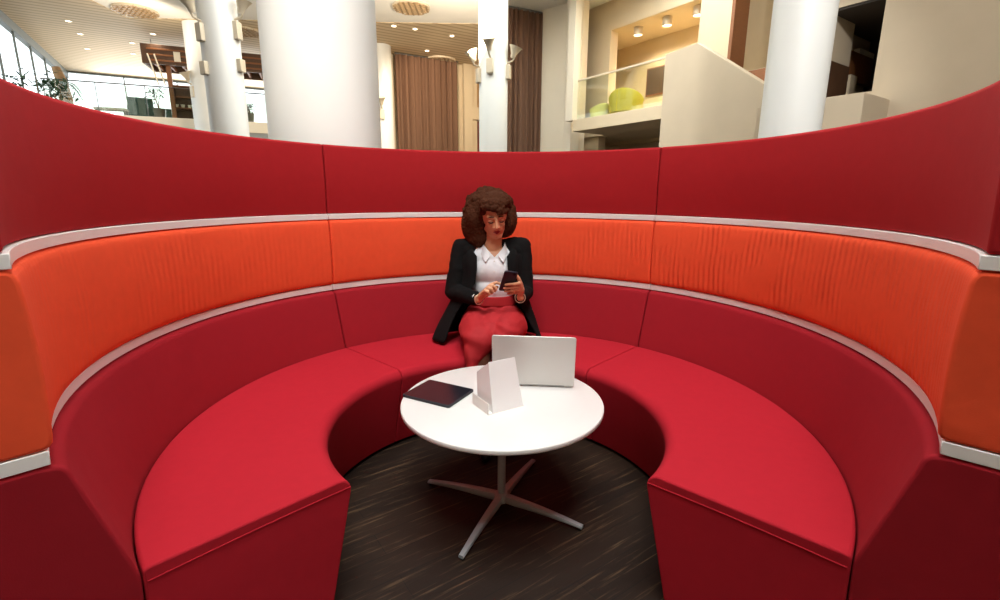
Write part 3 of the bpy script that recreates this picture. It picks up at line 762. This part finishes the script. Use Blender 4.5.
plant('indoor_tree', 'tall dark bushy indoor tree in front of the palm trunk', (-13.65, 14.95, 0), 4.45, (.2, .16, .22), 110, .22, 2)
plant('potted_tree', 'sparse potted plant below the wooden canopy', E(1.22, .62), .85, (.20, .10, .11), 60, .15, 3)
plant('potted_tree', 'round dark plant seen between the stout and the big column', E(4.15, .5), .55, (.10, .1, .10), 90, .12, 4)
t = thing('palm', 'leaning palm trunk with drooping fronds at the corner of the facade', 'palm', E(-1.95, 1.9))
bm = B(); b0 = E(-1.95, 1.9); tube(bm, [b0, b0+V((.02, 0, .7)), b0+V((-.02, 0, 1.3)), b0+V((-.14, 0, 1.75))], [.22, .20, .17, .13], 14); obj('trunk', bm, M_TRUNK, t, 60)
bm = B(); top = b0+V((.02, -.1, 1.15)); rng = random.Random(9)
for k in range(9):
    a = k*2*PI/9; d = V((math.cos(a), math.sin(a), 0)); s = V((-d.y, d.x, 0)); pts = [top+d*(.75*u)+V((0, 0, .22*math.sin(u*2.6)-.55*u*u)) for u in (0, .25, .5, .75, 1)]
    rings = [[p-s*w, p+V((0, 0, .012)), p+s*w, p-V((0, 0, .004))] for p, w in zip(pts, (.01, .05, .06, .04, .006))]
    loft(bm, rings)
obj('fronds', bm, M_LEAF, t, 60)

# ------------------------------------------------------------------ light
wd = bpy.data.worlds.new('sky'); sc.world = wd; wd.use_nodes = True
bg = wd.node_tree.nodes['Background']; bg.inputs[0].default_value = (.93, .97, 1, 1); bg.inputs[1].default_value = 2.6
def area(name, loc, rot, sx, sy, power, col=(1, 1, 1)):
    l = bpy.data.lights.new(name, 'AREA'); l.shape = 'RECTANGLE'; l.size = sx; l.size_y = sy; l.energy = power; l.color = col
    o = bpy.data.objects.new(name, l); C.objects.link(o); o.location = loc; o.rotation_euler = rot; return o
def lamp(name, loc, power, col=(1, .86, .68), r=.1):
    l = bpy.data.lights.new(name, 'POINT'); l.energy = power; l.color = col; l.shadow_soft_size = r
    o = bpy.data.objects.new(name, l); C.objects.link(o); o.location = loc; return o
area('added_booth_daylight', ((HX0+HX1)/2, (HY0+HY1)/2, H+.6), (0, 0, 0), HX1-HX0, HY1-HY0, 680, (1, .98, .96))  # overhead light of the unseen skylight, shaped to suit the booth
area('added_rear_daylight', ((KX0+KX1)/2, 9.25, H+.6), (0, 0, 0), KX1-KX0, 3.5, 760, (1, .94, .86))  # added fill for the lobby behind, through the unseen rear skylight
def spot(name, loc, aim, power, deg, col=(1, .93, .84)):
    l = bpy.data.lights.new(name, 'SPOT'); l.energy = power; l.color = col; l.spot_size = math.radians(deg); l.spot_blend = .5; l.shadow_soft_size = .12
    o = bpy.data.objects.new(name, l); C.objects.link(o); o.location = loc; o.rotation_euler = (V(aim)-V(loc)).to_track_quat('-Z', 'Y').to_euler(); return o
spot('booth_fill_spot', (0, -3.3, 6.5), (0, 1.25, 1.25), 700, 38, (1, .97, .94)).data.shadow_soft_size = .6  # added fill on woman and back panel, no lamp fixture here
spot('column_fill_spot', (-2.2, 5.0, 6.5), (-5.5, 9.3, 4.3), 700, 40, (1, .97, .92))  # added fill to whiten the left column, no fixture
spot('column_fill_spot', (2.6, -1.0, 6.4), (4.1, 4.9, 3.6), 900, 34, (.96, .98, 1))  # added fill on the right column, no fixture
spot('column_fill_spot', (-1.6, -1.6, 6.4), (-1.15, 1.5, 3.8), 1200, 42)  # added fill on the big column, aimed to spare the booth
spot('wall_fill_spot', (2.5, -.5, 6.4), (6.4, 5.6, 3.6), 800, 60, (1, .95, .88))  # added fill along the grey plaster wall, no fixture
spot('wall_fill_spot', (-.5, 5.5, 6.4), (4.2, 9.6, 3.8), 260, 60)  # added fill towards balcony and stair parapet, no fixture
spot('curtain_fill_spot', (-1.5, 14.5, 6.3), (-2.0, 19, 3.9), 850, 80, (1, .82, .6))  # warm fill added to brighten the long curtain, no fixture
spot('ceiling_uplight', (-5.0, 9.9, 5.0), (-6, 14, 6.65), 500, 140, (1, .86, .66))
spot('ceiling_uplight', (-.3, 11.0, 4.9), (-1.4, 15.5, 6.65), 900, 130, (1, .86, .66))
spot('ceiling_uplight', (-9.6, 13.7, 5.2), (-11.5, 15.0, 6.65), 170, 140, (1, .86, .66))
for s in (.49, 1.45, 2.36): spot('recess_lamp', W(s, -1.80, 5.62), W(s, -2.7, 3.9), 170, 120, (1, .88, .68))
for x, y in ((-2.35, 15.82), (-1.17, 16.48), (-11.49, 16.78), (-12.95, 17.86), (-13.37, 15.6), (-3.0, 15.56)): spot('downlight_lamp', (x, y, H-.06), (x, y, 0), 60, 110, (1, .84, .64))
area('daylight_through_far_windows', (-12.0, 25.2, 5.2), (math.radians(90), 0, math.radians(180+25)), 13, 2.6, 700, (.95, .98, 1))

# ------------------------------------------------------------------ the seated woman
def cone_mesh(bm, p0, r0, p1, r1, n=18):
    p0 = V(p0); p1 = V(p1); d = (p1-p0); L = d.length
    if L < 1e-6: d = V((0, 0, 1))
    d = d.normalized(); x, y = frame_from(d)
    prof = []
    for k in range(7): a = -PI/2+PI/2*k/6; prof.append((r0*math.cos(a), r0*math.sin(a)))
    for k in range(7): a = PI/2*k/6; prof.append((r1*math.cos(a), L+r1*math.sin(a)))
    rings = []
    for r, h in prof:
        if r < 1e-5: rings.append([bm.verts.new(p0+d*h)])
        else: rings.append([bm.verts.new(p0+d*h+(x*math.cos(2*PI*k/n)+y*math.sin(2*PI*k/n))*r) for k in range(n)])
    for a, b in zip(rings, rings[1:]):
        for k in range(n):
            k2 = (k+1) % n
            if len(a) == 1: bm.faces.new((a[0], b[k2], b[k]))
            elif len(b) == 1: bm.faces.new((a[k], a[k2], b[0]))
            else: bm.faces.new((a[k], a[k2], b[k2], b[k]))
def ell(bm, c, r, R=None):
    M = Matrix.Translation(c) @ (R.to_4x4() if R else Matrix.Identity(4)) @ Matrix.Diagonal((r[0], r[1], r[2], 1))
    bmesh.ops.create_uvsphere(bm, u_segments=24, v_segments=16, radius=1, matrix=M)
def chain(bm, pts):
    for (p, r), (q, s) in zip(pts, pts[1:]): cone_mesh(bm, p, r, q, s)
def fuse(name, bm, m, parent, voxel=.005, smooth=4, disp=None):
    bmesh.ops.recalc_face_normals(bm, faces=bm.faces[:])
    me = bpy.data.meshes.new(name); bm.to_mesh(me); bm.free()
    o = bpy.data.objects.new(name, me); C.objects.link(o)
    r = o.modifiers.new('r', 'REMESH'); r.mode = 'VOXEL'; r.voxel_size = voxel
    if smooth:
        s = o.modifiers.new('s', 'SMOOTH'); s.iterations = smooth; s.factor = .5
    bpy.context.view_layer.update()
    dg = bpy.context.evaluated_depsgraph_get(); me2 = bpy.data.meshes.new_from_object(o.evaluated_get(dg))
    bpy.data.objects.remove(o); bpy.data.meshes.remove(me); me2.name = name
    if disp:
        nrm = [v.normal.copy() for v in me2.vertices]
        for v, nn in zip(me2.vertices, nrm): v.co += nn*disp(v.co)
        me2.update()
    return link(name, me2, m, parent, 180)

def woman():
    M_SKIN = mat('brown_skin', (222, 160, 122), .5, var=.04, scale=30)
    M_HAIR = mat('dark_brown_hair', (72, 37, 19), .8, var=.4, scale=90, spec=.15, bump=1., bscale=220)
    M_BLAZ = mat('black_blazer_cloth', (20, 19, 19), .95, var=.1, scale=40, bump=.3, bscale=300, spec=.15)
    M_SHIRT = mat('white_shirt_cloth', (232, 232, 236), .8, bump=.25, bscale=60)
    M_SKIRT = mat('red_skirt_cloth', (172, 24, 32), .8, var=.05, scale=12, bump=.3, bscale=40)
    M_LIP = mat('red_lips', (150, 38, 40), .4); M_BROW = mat('eyebrow_hair', (42, 24, 18), .8); M_EYE = mat('eye_white', (226, 214, 206), .3); M_IRIS = mat('dark_iris', (30, 18, 14), .2)
    M_SHOE = mat('black_shoe_leather', (24, 22, 22), .3); M_GOLD = mat('bracelet_metal', (222, 206, 178), .3, metal=.6)
    base = V((.0, .95, .43))
    body_label = 'seated woman with big brown curls, black blazer and red skirt, looking at a phone'
    root = thing('person', body_label, 'person', base)
    # joints
    shR = V((-.165, 1.035, .965)); elR = V((-.232, .985, .715)); wrR = V((-.088, .80, .712))
    shL = V((.152, 1.035, .972)); elL = V((.188, .97, .715)); wrL = V((.148, .795, .722))
    hipR = V((-.085, .97, .53)); knR = V((-.085, .63, .535)); anR = V((-.035, .50, .085))
    hipL = V((.085, .97, .53)); knL = V((.055, .64, .560)); anL = V((.075, .54, .085))
    neck0 = V((.0, 1.005, .965)); hc = V((.006, .962, 1.143))
    RH = Matrix.Rotation(math.radians(8), 3, 'Z') @ Matrix.Rotation(math.radians(17), 3, 'X') @ Matrix.Rotation(math.radians(-5), 3, 'Y')
    def h(x, y, z): return hc+RH @ V((x, y, z))       # head space: x her left, -y forward
    bm = B()
    # trunk
    for c, r in (((0, .985, .54), (.145, .10, .09)), ((.005, .99, .66), (.105, .075, .12)), ((0, 1.005, .80), (.115, .075, .12)), ((0, 1.02, .90), (.128, .088, .08))): ell(bm, V(c), r)
    chain(bm, [(V((-.10, 1.02, .935)), .045), (shR+V((0, 0, -.015)), .042), (elR, .038), (wrR, .024)])
    chain(bm, [(V((.10, 1.02, .935)), .045), (shL+V((0, 0, -.015)), .042), (elL, .038), (wrL, .024)])
    chain(bm, [(hipR, .095), (knR, .055), (knR*.6+anR*.4+V((0, .02, 0)), .052), (anR, .032)])
    chain(bm, [(hipL, .095), (knL, .055), (knL*.6+anL*.4+V((0, .02, 0)), .052), (anL, .032)])
    for a in (anR, anL): chain(bm, [(a, .032), (a+V((-.01, -.10, -.050)), .03), (a+V((-.01, -.15, -.058)), .024)]); chain(bm, [(a, .032), (a+V((0, .03, -.05)), .028)])
    chain(bm, [(neck0, .052), (h(0, .025, -.07), .047)])
    # skull, jaw, features
    ell(bm, h(0, .012, .022), (.073, .088, .086), RH); ell(bm, h(0, -.018, -.035), (.055, .066, .072), RH)
    chain(bm, [(h(0, -.055, -.088), .020), (h(0, -.030, -.075), .034)])
    for s in (-1, 1):
        chain(bm, [(h(.018*s, -.055, -.086), .016), (h(.041*s, -.004, -.058), .020)])
        ell(bm, h(.031*s, -.056, -.022), (.020, .018, .020), RH)
        chain(bm, [(h(.014*s, -.078, .026), .010), (h(.042*s, -.062, .028), .010)])
        ell(bm, h(.066*s, .012, -.012), (.007, .017, .026), RH)
        ell(bm, h(.031*s, -.0665, .006), (.0145, .012, .010), RH)      # lids
        ell(bm, h(.0115*s, -.083, -.030), (.0075, .010, .0075), RH)
    chain(bm, [(h(0, -.078, .016), .0085), (h(0, -.094, -.024), .0115)])
    chain(bm, [(h(0, -.096, -.026), .0095), (h(0, -.084, -.035), .0085)])
    ell(bm, h(0, -.072, -.053), (.022, .014, .016), RH)
    # hands -------------------------------------------------
    def fingers(wr, rows, thumb):
        for K, pts, w in rows:
            chain(bm, [(wr*.8+V(K)*.2, .0145), (V(K), w)])
            chain(bm, [(V(K), w)]+[(V(p), w-.0012-.0009*k) for k, p in enumerate(pts)])
        chain(bm, thumb)
    # her right hand: knuckles up, index finger reaching round to the screen
    fingers(wrR, [((-.012, .770, .796), [(.014, .767, .808), (.032, .768, .803), (.043, .766, .793)], .0100),
                  ((-.022, .754, .792), [(.002, .743, .793), (.013, .744, .776), (.006, .751, .764)], .0102),
                  ((-.034, .743, .783), [(-.013, .730, .779), (-.005, .734, .763), (-.012, .742, .754)], .0100),
                  ((-.047, .737, .770), [(-.030, .726, .764), (-.024, .731, .751), (-.030, .738, .745)], .0092)],
            [(wrR+V((.012, .004, .006)), .015), (V((-.034, .797, .738)), .0145), (V((-.004, .792, .765)), .0112), (V((.020, .784, .780)), .0088)])
    # her left hand: fingers laid across the back of the phone, thumb up its edge
    fingers(wrL, [((.134, .722, .812), [(.108, .709, .811), (.080, .711, .809), (.062, .713, .806)], .0100),
                  ((.135, .732, .793), [(.108, .721, .791), (.078, .723, .788), (.056, .725, .785)], .0102),
                  ((.134, .742, .775), [(.108, .733, .772), (.080, .735, .769), (.060, .737, .767)], .0098),
                  ((.133, .752, .759), [(.110, .746, .755), (.090, .748, .753), (.076, .750, .751)], .0090)],
            [(wrL+V((0, 0, .008)), .015), (V((.152, .762, .770)), .0150), (V((.143, .742, .808)), .0118), (V((.131, .728, .838)), .0096), (V((.119, .722, .855)), .0082)])
    body = fuse('body', bm, M_SKIN, root, .0030, 3)
    # facial parts
    for s in (-1, 1):
        bm = B(); tube(bm, [h(.012*s, -.0865, .0345), h(.028*s, -.0815, .0350), h(.049*s, -.065, .0235)], [.0026, .0030, .0016], 8); obj('eyebrow', bm, M_BROW, body, 60)
        bm = B(); ell(bm, h(.031*s, -.0668, .003), (.012, .0098, .0062), RH); e = obj('eye', bm, M_EYE, body, 60)
        bm = B(); ell(bm, h(.031*s, -.0745, .000), (.0052, .0028, .0042), RH); obj('iris', bm, M_IRIS, e, 60)
        bm = B(); tube(bm, [h(.017*s, -.0785, .003), h(.025*s, -.082, .0005), h(.033*s, -.0815, .0), h(.045*s, -.073, .004)], [.0016, .003, .0032, .0018], 8); obj('eyelash', bm, M_BROW, body, 60)
        bm = B(); ell(bm, h(.0755*s, .0, -.036), (.004, .004, .006), RH); obj('earring', bm, M_GOLD, body, 60)
    bm = B()
    chain(bm, [(h(-.018, -.0775, -.0535), .0022), (h(-.007, -.0858, -.0495), .0040), (h(0, -.087, -.0508), .0038), (h(.007, -.0858, -.0495), .0040), (h(.018, -.0775, -.0535), .0022)])
    chain(bm, [(h(-.017, -.078, -.0545), .0022), (h(0, -.0855, -.0605), .0062), (h(.017, -.078, -.0545), .0022)])
    fuse('lips', bm, M_LIP, body, .0014, 2)
    # hair: a big rounded afro, longer on her right, with a fringe
    bm = B()
    for c, r in (((-.022, 1.035, 1.185), (.142, .115, .122)), ((-.095, 1.035, 1.10), (.088, .085, .115)), ((-.085, 1.03, 1.03), (.075, .07, .065)), ((.068, 1.035, 1.13), (.072, .075, .105)), ((.008, .955, 1.232), (.092, .075, .055)), ((-.105, .985, 1.14), (.055, .05, .085)), ((.092, .995, 1.125), (.042, .045, .075))): ell(bm, V(c), r)
    for x, y, z, r in ((-.060, -.045, .080, .026), (-.038, -.064, .086, .024), (-.012, -.076, .080, .023), (.016, -.080, .068, .021), (.038, -.070, .060, .022), (.060, -.045, .052, .022), (-.066, -.03, .050, .022), (.034, -.083, .052, .012), (.014, -.089, .056, .012), (-.05, -.03, .095, .034), (-.02, -.048, .098, .036), (.012, -.050, .096, .036), (.042, -.035, .090, .034), (0, -.07, .082, .026), (-.03, -.062, .084, .026), (.028, -.064, .080, .024)):
        ell(bm, h(x, y, z), (r, r*.9, r*.85))
    rng = random.Random(5)
    for i in range(110):
        a = rng.uniform(0, 2*PI); z = rng.uniform(-.75, 1); q = math.sqrt(1-z*z)
        d = V((q*math.cos(a), q*math.sin(a), z)); c = V((-.022, 1.035, 1.175))+V((d.x*.143, d.y*.11, d.z*.128))
        if d.y < -.55 and d.z < .35: continue
        r = rng.uniform(.016, .026); ell(bm, c-d*.008, (r, r, r))
    fuse('hair', bm, M_HAIR, root, .0040, 6, lambda p: .0035*noise.noise(p*90)+.0035*noise.noise(p*190))
    # shirt -------------------------------------------------
    def ring(c, rx, ry, n=28, f=1.): 
        c = V(c); return [c+V((rx*math.sin(2*PI*k/n), -ry*math.cos(2*PI*k/n)*f, 0)) for k in range(n)]
    bm = B()
    for c, r in (((.008, .985, .66), (.125, .098, .08)), ((.005, .99, .74), (.128, .098, .10)), ((.003, .995, .84), (.140, .105, .11)), ((0, 1.01, .91), (.145, .092, .075))): ell(bm, V(c), r)
    chain(bm, [(V((-.12, 1.02, .93)), .05), (V((0, 1.03, .915)), .05), (V((.12, 1.02, .93)), .05)])
    sh = fuse('shirt', bm, M_SHIRT, root, .005, 8, lambda p: .003*noise.noise(V((p.x*22, p.y*22, p.z*12))))
    bq = bmesh.new(); bq.from_mesh(sh.data)          # open V neckline
    for sx in (-1, 1): bmesh.ops.bisect_plane(bq, geom=bq.verts[:]+bq.edges[:]+bq.faces[:], plane_co=(.008, 0, .925), plane_no=(sx, 0, 1))
    bmesh.ops.delete(bq, geom=[f for f in bq.faces if f.calc_center_median().y < 1.0 and f.calc_center_median().z > .925+1.0*abs(f.calc_center_median().x-.008)], context='FACES')
    bq.to_mesh(sh.data); bq.free()
    # collar: two pointed flaps round the neck
    for s in (-1, 1):
        bm = B()
        P = [V((.0, 1.068, 1.000)), V((.045*s, 1.050, 1.002)), V((.062*s, 1.005, 1.000)), V((.052*s, .950, .975)), V((.024*s, .915, .932))]
        Q = [V((.0, 1.082, .970)), V((.062*s, 1.066, .966)), V((.080*s, 1.008, .962)), V((.076*s, .938, .940)), V((.050*s, .898, .900))]
        o_ = V((.006, 0, 0))
        rings = []
        for a, b in zip(P, Q):
            nn = V((a.x, a.y-1.0, .2)); nn = nn.normalized()*.004 if nn.length else V((0, -.004, 0))
            rings.append([o_+a, o_+b, o_+b-nn, o_+a-nn])
        loft(bm, rings); obj('collar_flap', bm, M_SHIRT, sh, 60)
    for z, y in ((.905, .893), (.85, .886), (.79, .888), (.73, .886), (.68, .886)):
        bm = B(); v = lathe(bm, [(0, 0), (.0048, 0), (.0048, .002), (0, .002)], 12); bmesh.ops.transform(bm, matrix=Matrix.Translation((.006, y, z)) @ Matrix.Rotation(PI/2, 4, 'X'), verts=v); obj('button', bm, M_STRIP, sh, 40)
    # skirt -------------------------------------------------
    bm = B()
    ell(bm, V((.006, .985, .655)), (.128, .102, .04)); ell(bm, V((.003, .985, .585)), (.165, .125, .085)); ell(bm, V((0, .985, .53)), (.178, .13, .098))
    chain(bm, [(V((-.085, .96, .535)), .105), (V((-.095, .75, .548)), .092), (V((-.088, .625, .540)), .078)])
    chain(bm, [(V((.085, .96, .54)), .105), (V((.09, .75, .563)), .092), (V((.06, .635, .563)), .076)])
    chain(bm, [(V((0, .95, .555)), .09), (V((0, .75, .575)), .075), (V((-.01, .655, .562)), .068)])
    chain(bm, [(V((-.088, .615, .535)), .074), (V((-.105, .575, .455)), .046), (V((-.112, .55, .405)), .028)])
    chain(bm, [(V((-.06, .605, .535)), .07), (V((-.085, .565, .46)), .03)])
    chain(bm, [(V((.06, .625, .56)), .074), (V((.085, .595, .49)), .052), (V((.092, .58, .42)), .042)])
    def folds(p): return .0035*math.sin(55*(p.x+.6*p.z+.25*p.y)+6*noise.noise(p*6))*(1 if p.z < .62 else .2)+.004*noise.noise(p*14)
    sk = fuse('skirt', bm, M_SKIRT, root, .006, 8, folds)
    bm = B(); loft(bm, [ring((.006, .985, .652), .134, .107, 40), ring((.006, .985, .700), .1285, .1025, 40)]); obj('waistband', bm, M_SKIRT, sk, 60)
    # blazer -------------------------------------------------
    # body shell, open at the front; rows: z, centre, half-width, depth, opening on her right / left (radians from front)
    rows = [(.985, (0, 1.030), .095, .055, 1.25, 1.15), (.970, (0, 1.028), .15, .075, .98, .80), (.93, (0, 1.02), .192, .108, .50, .42), (.86, (0, 1.01), .185, .122, .52, .46), (.78, (0, 1.0), .180, .122, .60, .58),
            (.70, (-.012, .995), .212, .125, .74, .74), (.62, (-.022, .985), .245, .145, .84, .92), (.55, (-.026, .97), .278, .170, .88, 1.04), (.485, (-.028, .95), .305, .185, .90, 1.12), (.446, (-.028, .945), .318, .188, .92, 1.16)]
    bm = B(); R = []; n = 40
    for z, (cx, cy), rx, ry, oR, oL in rows:
        lay = []
        for k in range(n+1):
            # angle from front going over her left side (+x) round to her right
            a = oL+(2*PI-oL-oR)*k/n
            rr = 1+.02*math.sin(5*a+z*20)*(1 if z < .6 else .3)
            lay.append(V((cx+rx*rr*math.sin(a), cy-ry*rr*math.cos(a), z)))
        R.append(lay)
    VV = [[bm.verts.new(p) for p in lay] for lay in R]
    for a, b in zip(VV, VV[1:]):
        for k in range(n): bm.faces.new((a[k], a[k+1], b[k+1], b[k]))
    bl = obj('blazer', bm, M_BLAZ, root, 80)
    sm = bl.modifiers.new('sub', 'SUBSURF'); sm.levels = 1; sm.render_levels = 1
    so = bl.modifiers.new('sol', 'SOLIDIFY'); so.thickness = .009; so.offset = 0
    # sleeves with padded shoulders
    for sh_, el_, wr_, s in ((shR, elR, wrR, -1), (shL, elL, wrL, 1)):
        bm = B()
        q = wr_*.88+el_*.12
        chain(bm, [(V((.062*s, 1.035, .988)), .030), (sh_+V((-.02*s, 0, .010)), .050), (sh_+V((.022*s, 0, .002)), .052), (sh_*.5+el_*.5+V((.004*s, 0, 0)), .057), (el_+V((0, .0, 0)), .050), (el_*.5+q*.5, .047), (q, .040)])
        ell(bm, sh_+V((-.03*s, 0, -.03)), (.06, .075, .07))
        fuse('sleeve', bm, M_BLAZ, bl, .006, 6, lambda p: .004*noise.noise(p*18)+.002*noise.noise(p*45))
        bm = B(); d = (wr_-el_).normalized(); tube(bm, [q+d*.012, wr_-d*.006], [.034, .031], 20); obj('cuff', bm, M_SHIRT, bl, 60)
        bm = B(); x, y = frame_from(d); cc = wr_+d*.016; pts = [cc+(x*math.cos(2*PI*k/24)+y*math.sin(2*PI*k/24))*.0285 for k in range(25)]
        tube(bm, pts, .0026, 8); obj('bracelet', bm, M_GOLD, body, 60)
    # lapels follow the front edges
    for s in (-1, 1):
        bm = B(); rings = []
        for (z, (cx, cy), rx, ry, oR, oL) in rows[1:7]:
            o_ = oR if s < 0 else oL
            wdt = {.970: .15, .93: .42, .86: .36, .78: .24, .70: .14, .62: .04}[z]
            p = []
            for da in (-.02, wdt*.5, wdt):
                a = o_+da; p.append(V((cx+s*(rx+.005)*math.sin(a), cy-(ry+.005)*math.cos(a)-.009, z)))
            rings.append([p[0], p[1], p[2], p[2]+V((0, .007, 0)), p[1]+V((0, .007, 0)), p[0]+V((0, .007, 0))])
        loft(bm, rings); obj('lapel', bm, M_BLAZ, bl, 60)
    # darker brown layer over the lower legs, below the skirt
    bm = B()
    for k_, a_ in ((knR, anR), (knL, anL)): chain(bm, [(k_*.85+a_*.15, .056), (k_*.6+a_*.4+V((0, .02, 0)), .0545), (a_, .0345)])
    fuse('lower_leg_layer', bm, mat('brown_leg_layer', (104, 62, 46), .6), root, .005, 3)
    # shoes
    for a, s in ((anR, -1), (anL, 1)):
        bm = B(); chain(bm, [(a+V((0, .03, -.048)), .034), (a+V((-.005, -.05, -.05)), .034), (a+V((-.01, -.11, -.052)), .036), (a+V((-.01, -.155, -.056)), .026)])
        for v in bm.verts: v.co.z = max(v.co.z, .004)
        fuse('shoe', bm, M_SHOE, root, .005, 4)
    return root
woman()

def phone():
    M_PH = mat('dark_blue_phone', (34, 38, 52), .35); M_PS = mat('phone_screen', (12, 12, 16), .1)
    c = V((.076, .722, .823)); yax = V((.20, -.55, .80)).normalized(); zb = V((0.05, -.80, -.58)); xax = yax.cross(zb).normalized()
    if xax.x < 0: xax = -xax
    M = basis(c, xax, yax); 
    t = thing('phone', 'dark smartphone held in the seated woman\'s hands', 'phone', c)
    W_, L = .072, .146
    bm = B(); v = slab_from(bm, [(-W_/2, -L/2), (W_/2, -L/2), (W_/2, L/2), (-W_/2, L/2)], .009, .010); bmesh.ops.transform(bm, matrix=M @ Matrix.Translation((0, 0, -.0045)), verts=v)
    obj('phone_body', bm, M_PH, t, 40, bevel=.002)
    zw = M.to_3x3() @ V((0, 0, 1)); sgn = 1 if zw.y > 0 else -1      # screen faces her
    bm = B(); v = slab_from(bm, [(-W_/2+.004, -L/2+.008), (W_/2-.004, -L/2+.008), (W_/2-.004, L/2-.008), (-W_/2+.004, L/2-.008)], .0006, .006); bmesh.ops.transform(bm, matrix=M @ Matrix.Translation((0, 0, .0043 if sgn > 0 else -.0049)), verts=v); obj('screen', bm, M_PS, t, 40)
    bm = B(); v = lathe(bm, [(0, 0), (.006, 0), (.006, .0012), (0, .0012)], 18); bmesh.ops.transform(bm, matrix=M @ Matrix.Translation((W_/2-.016, L/2-.016, -.0054 if sgn > 0 else .0044)), verts=v); obj('camera_lens', bm, M_PS, t, 40)
phone()
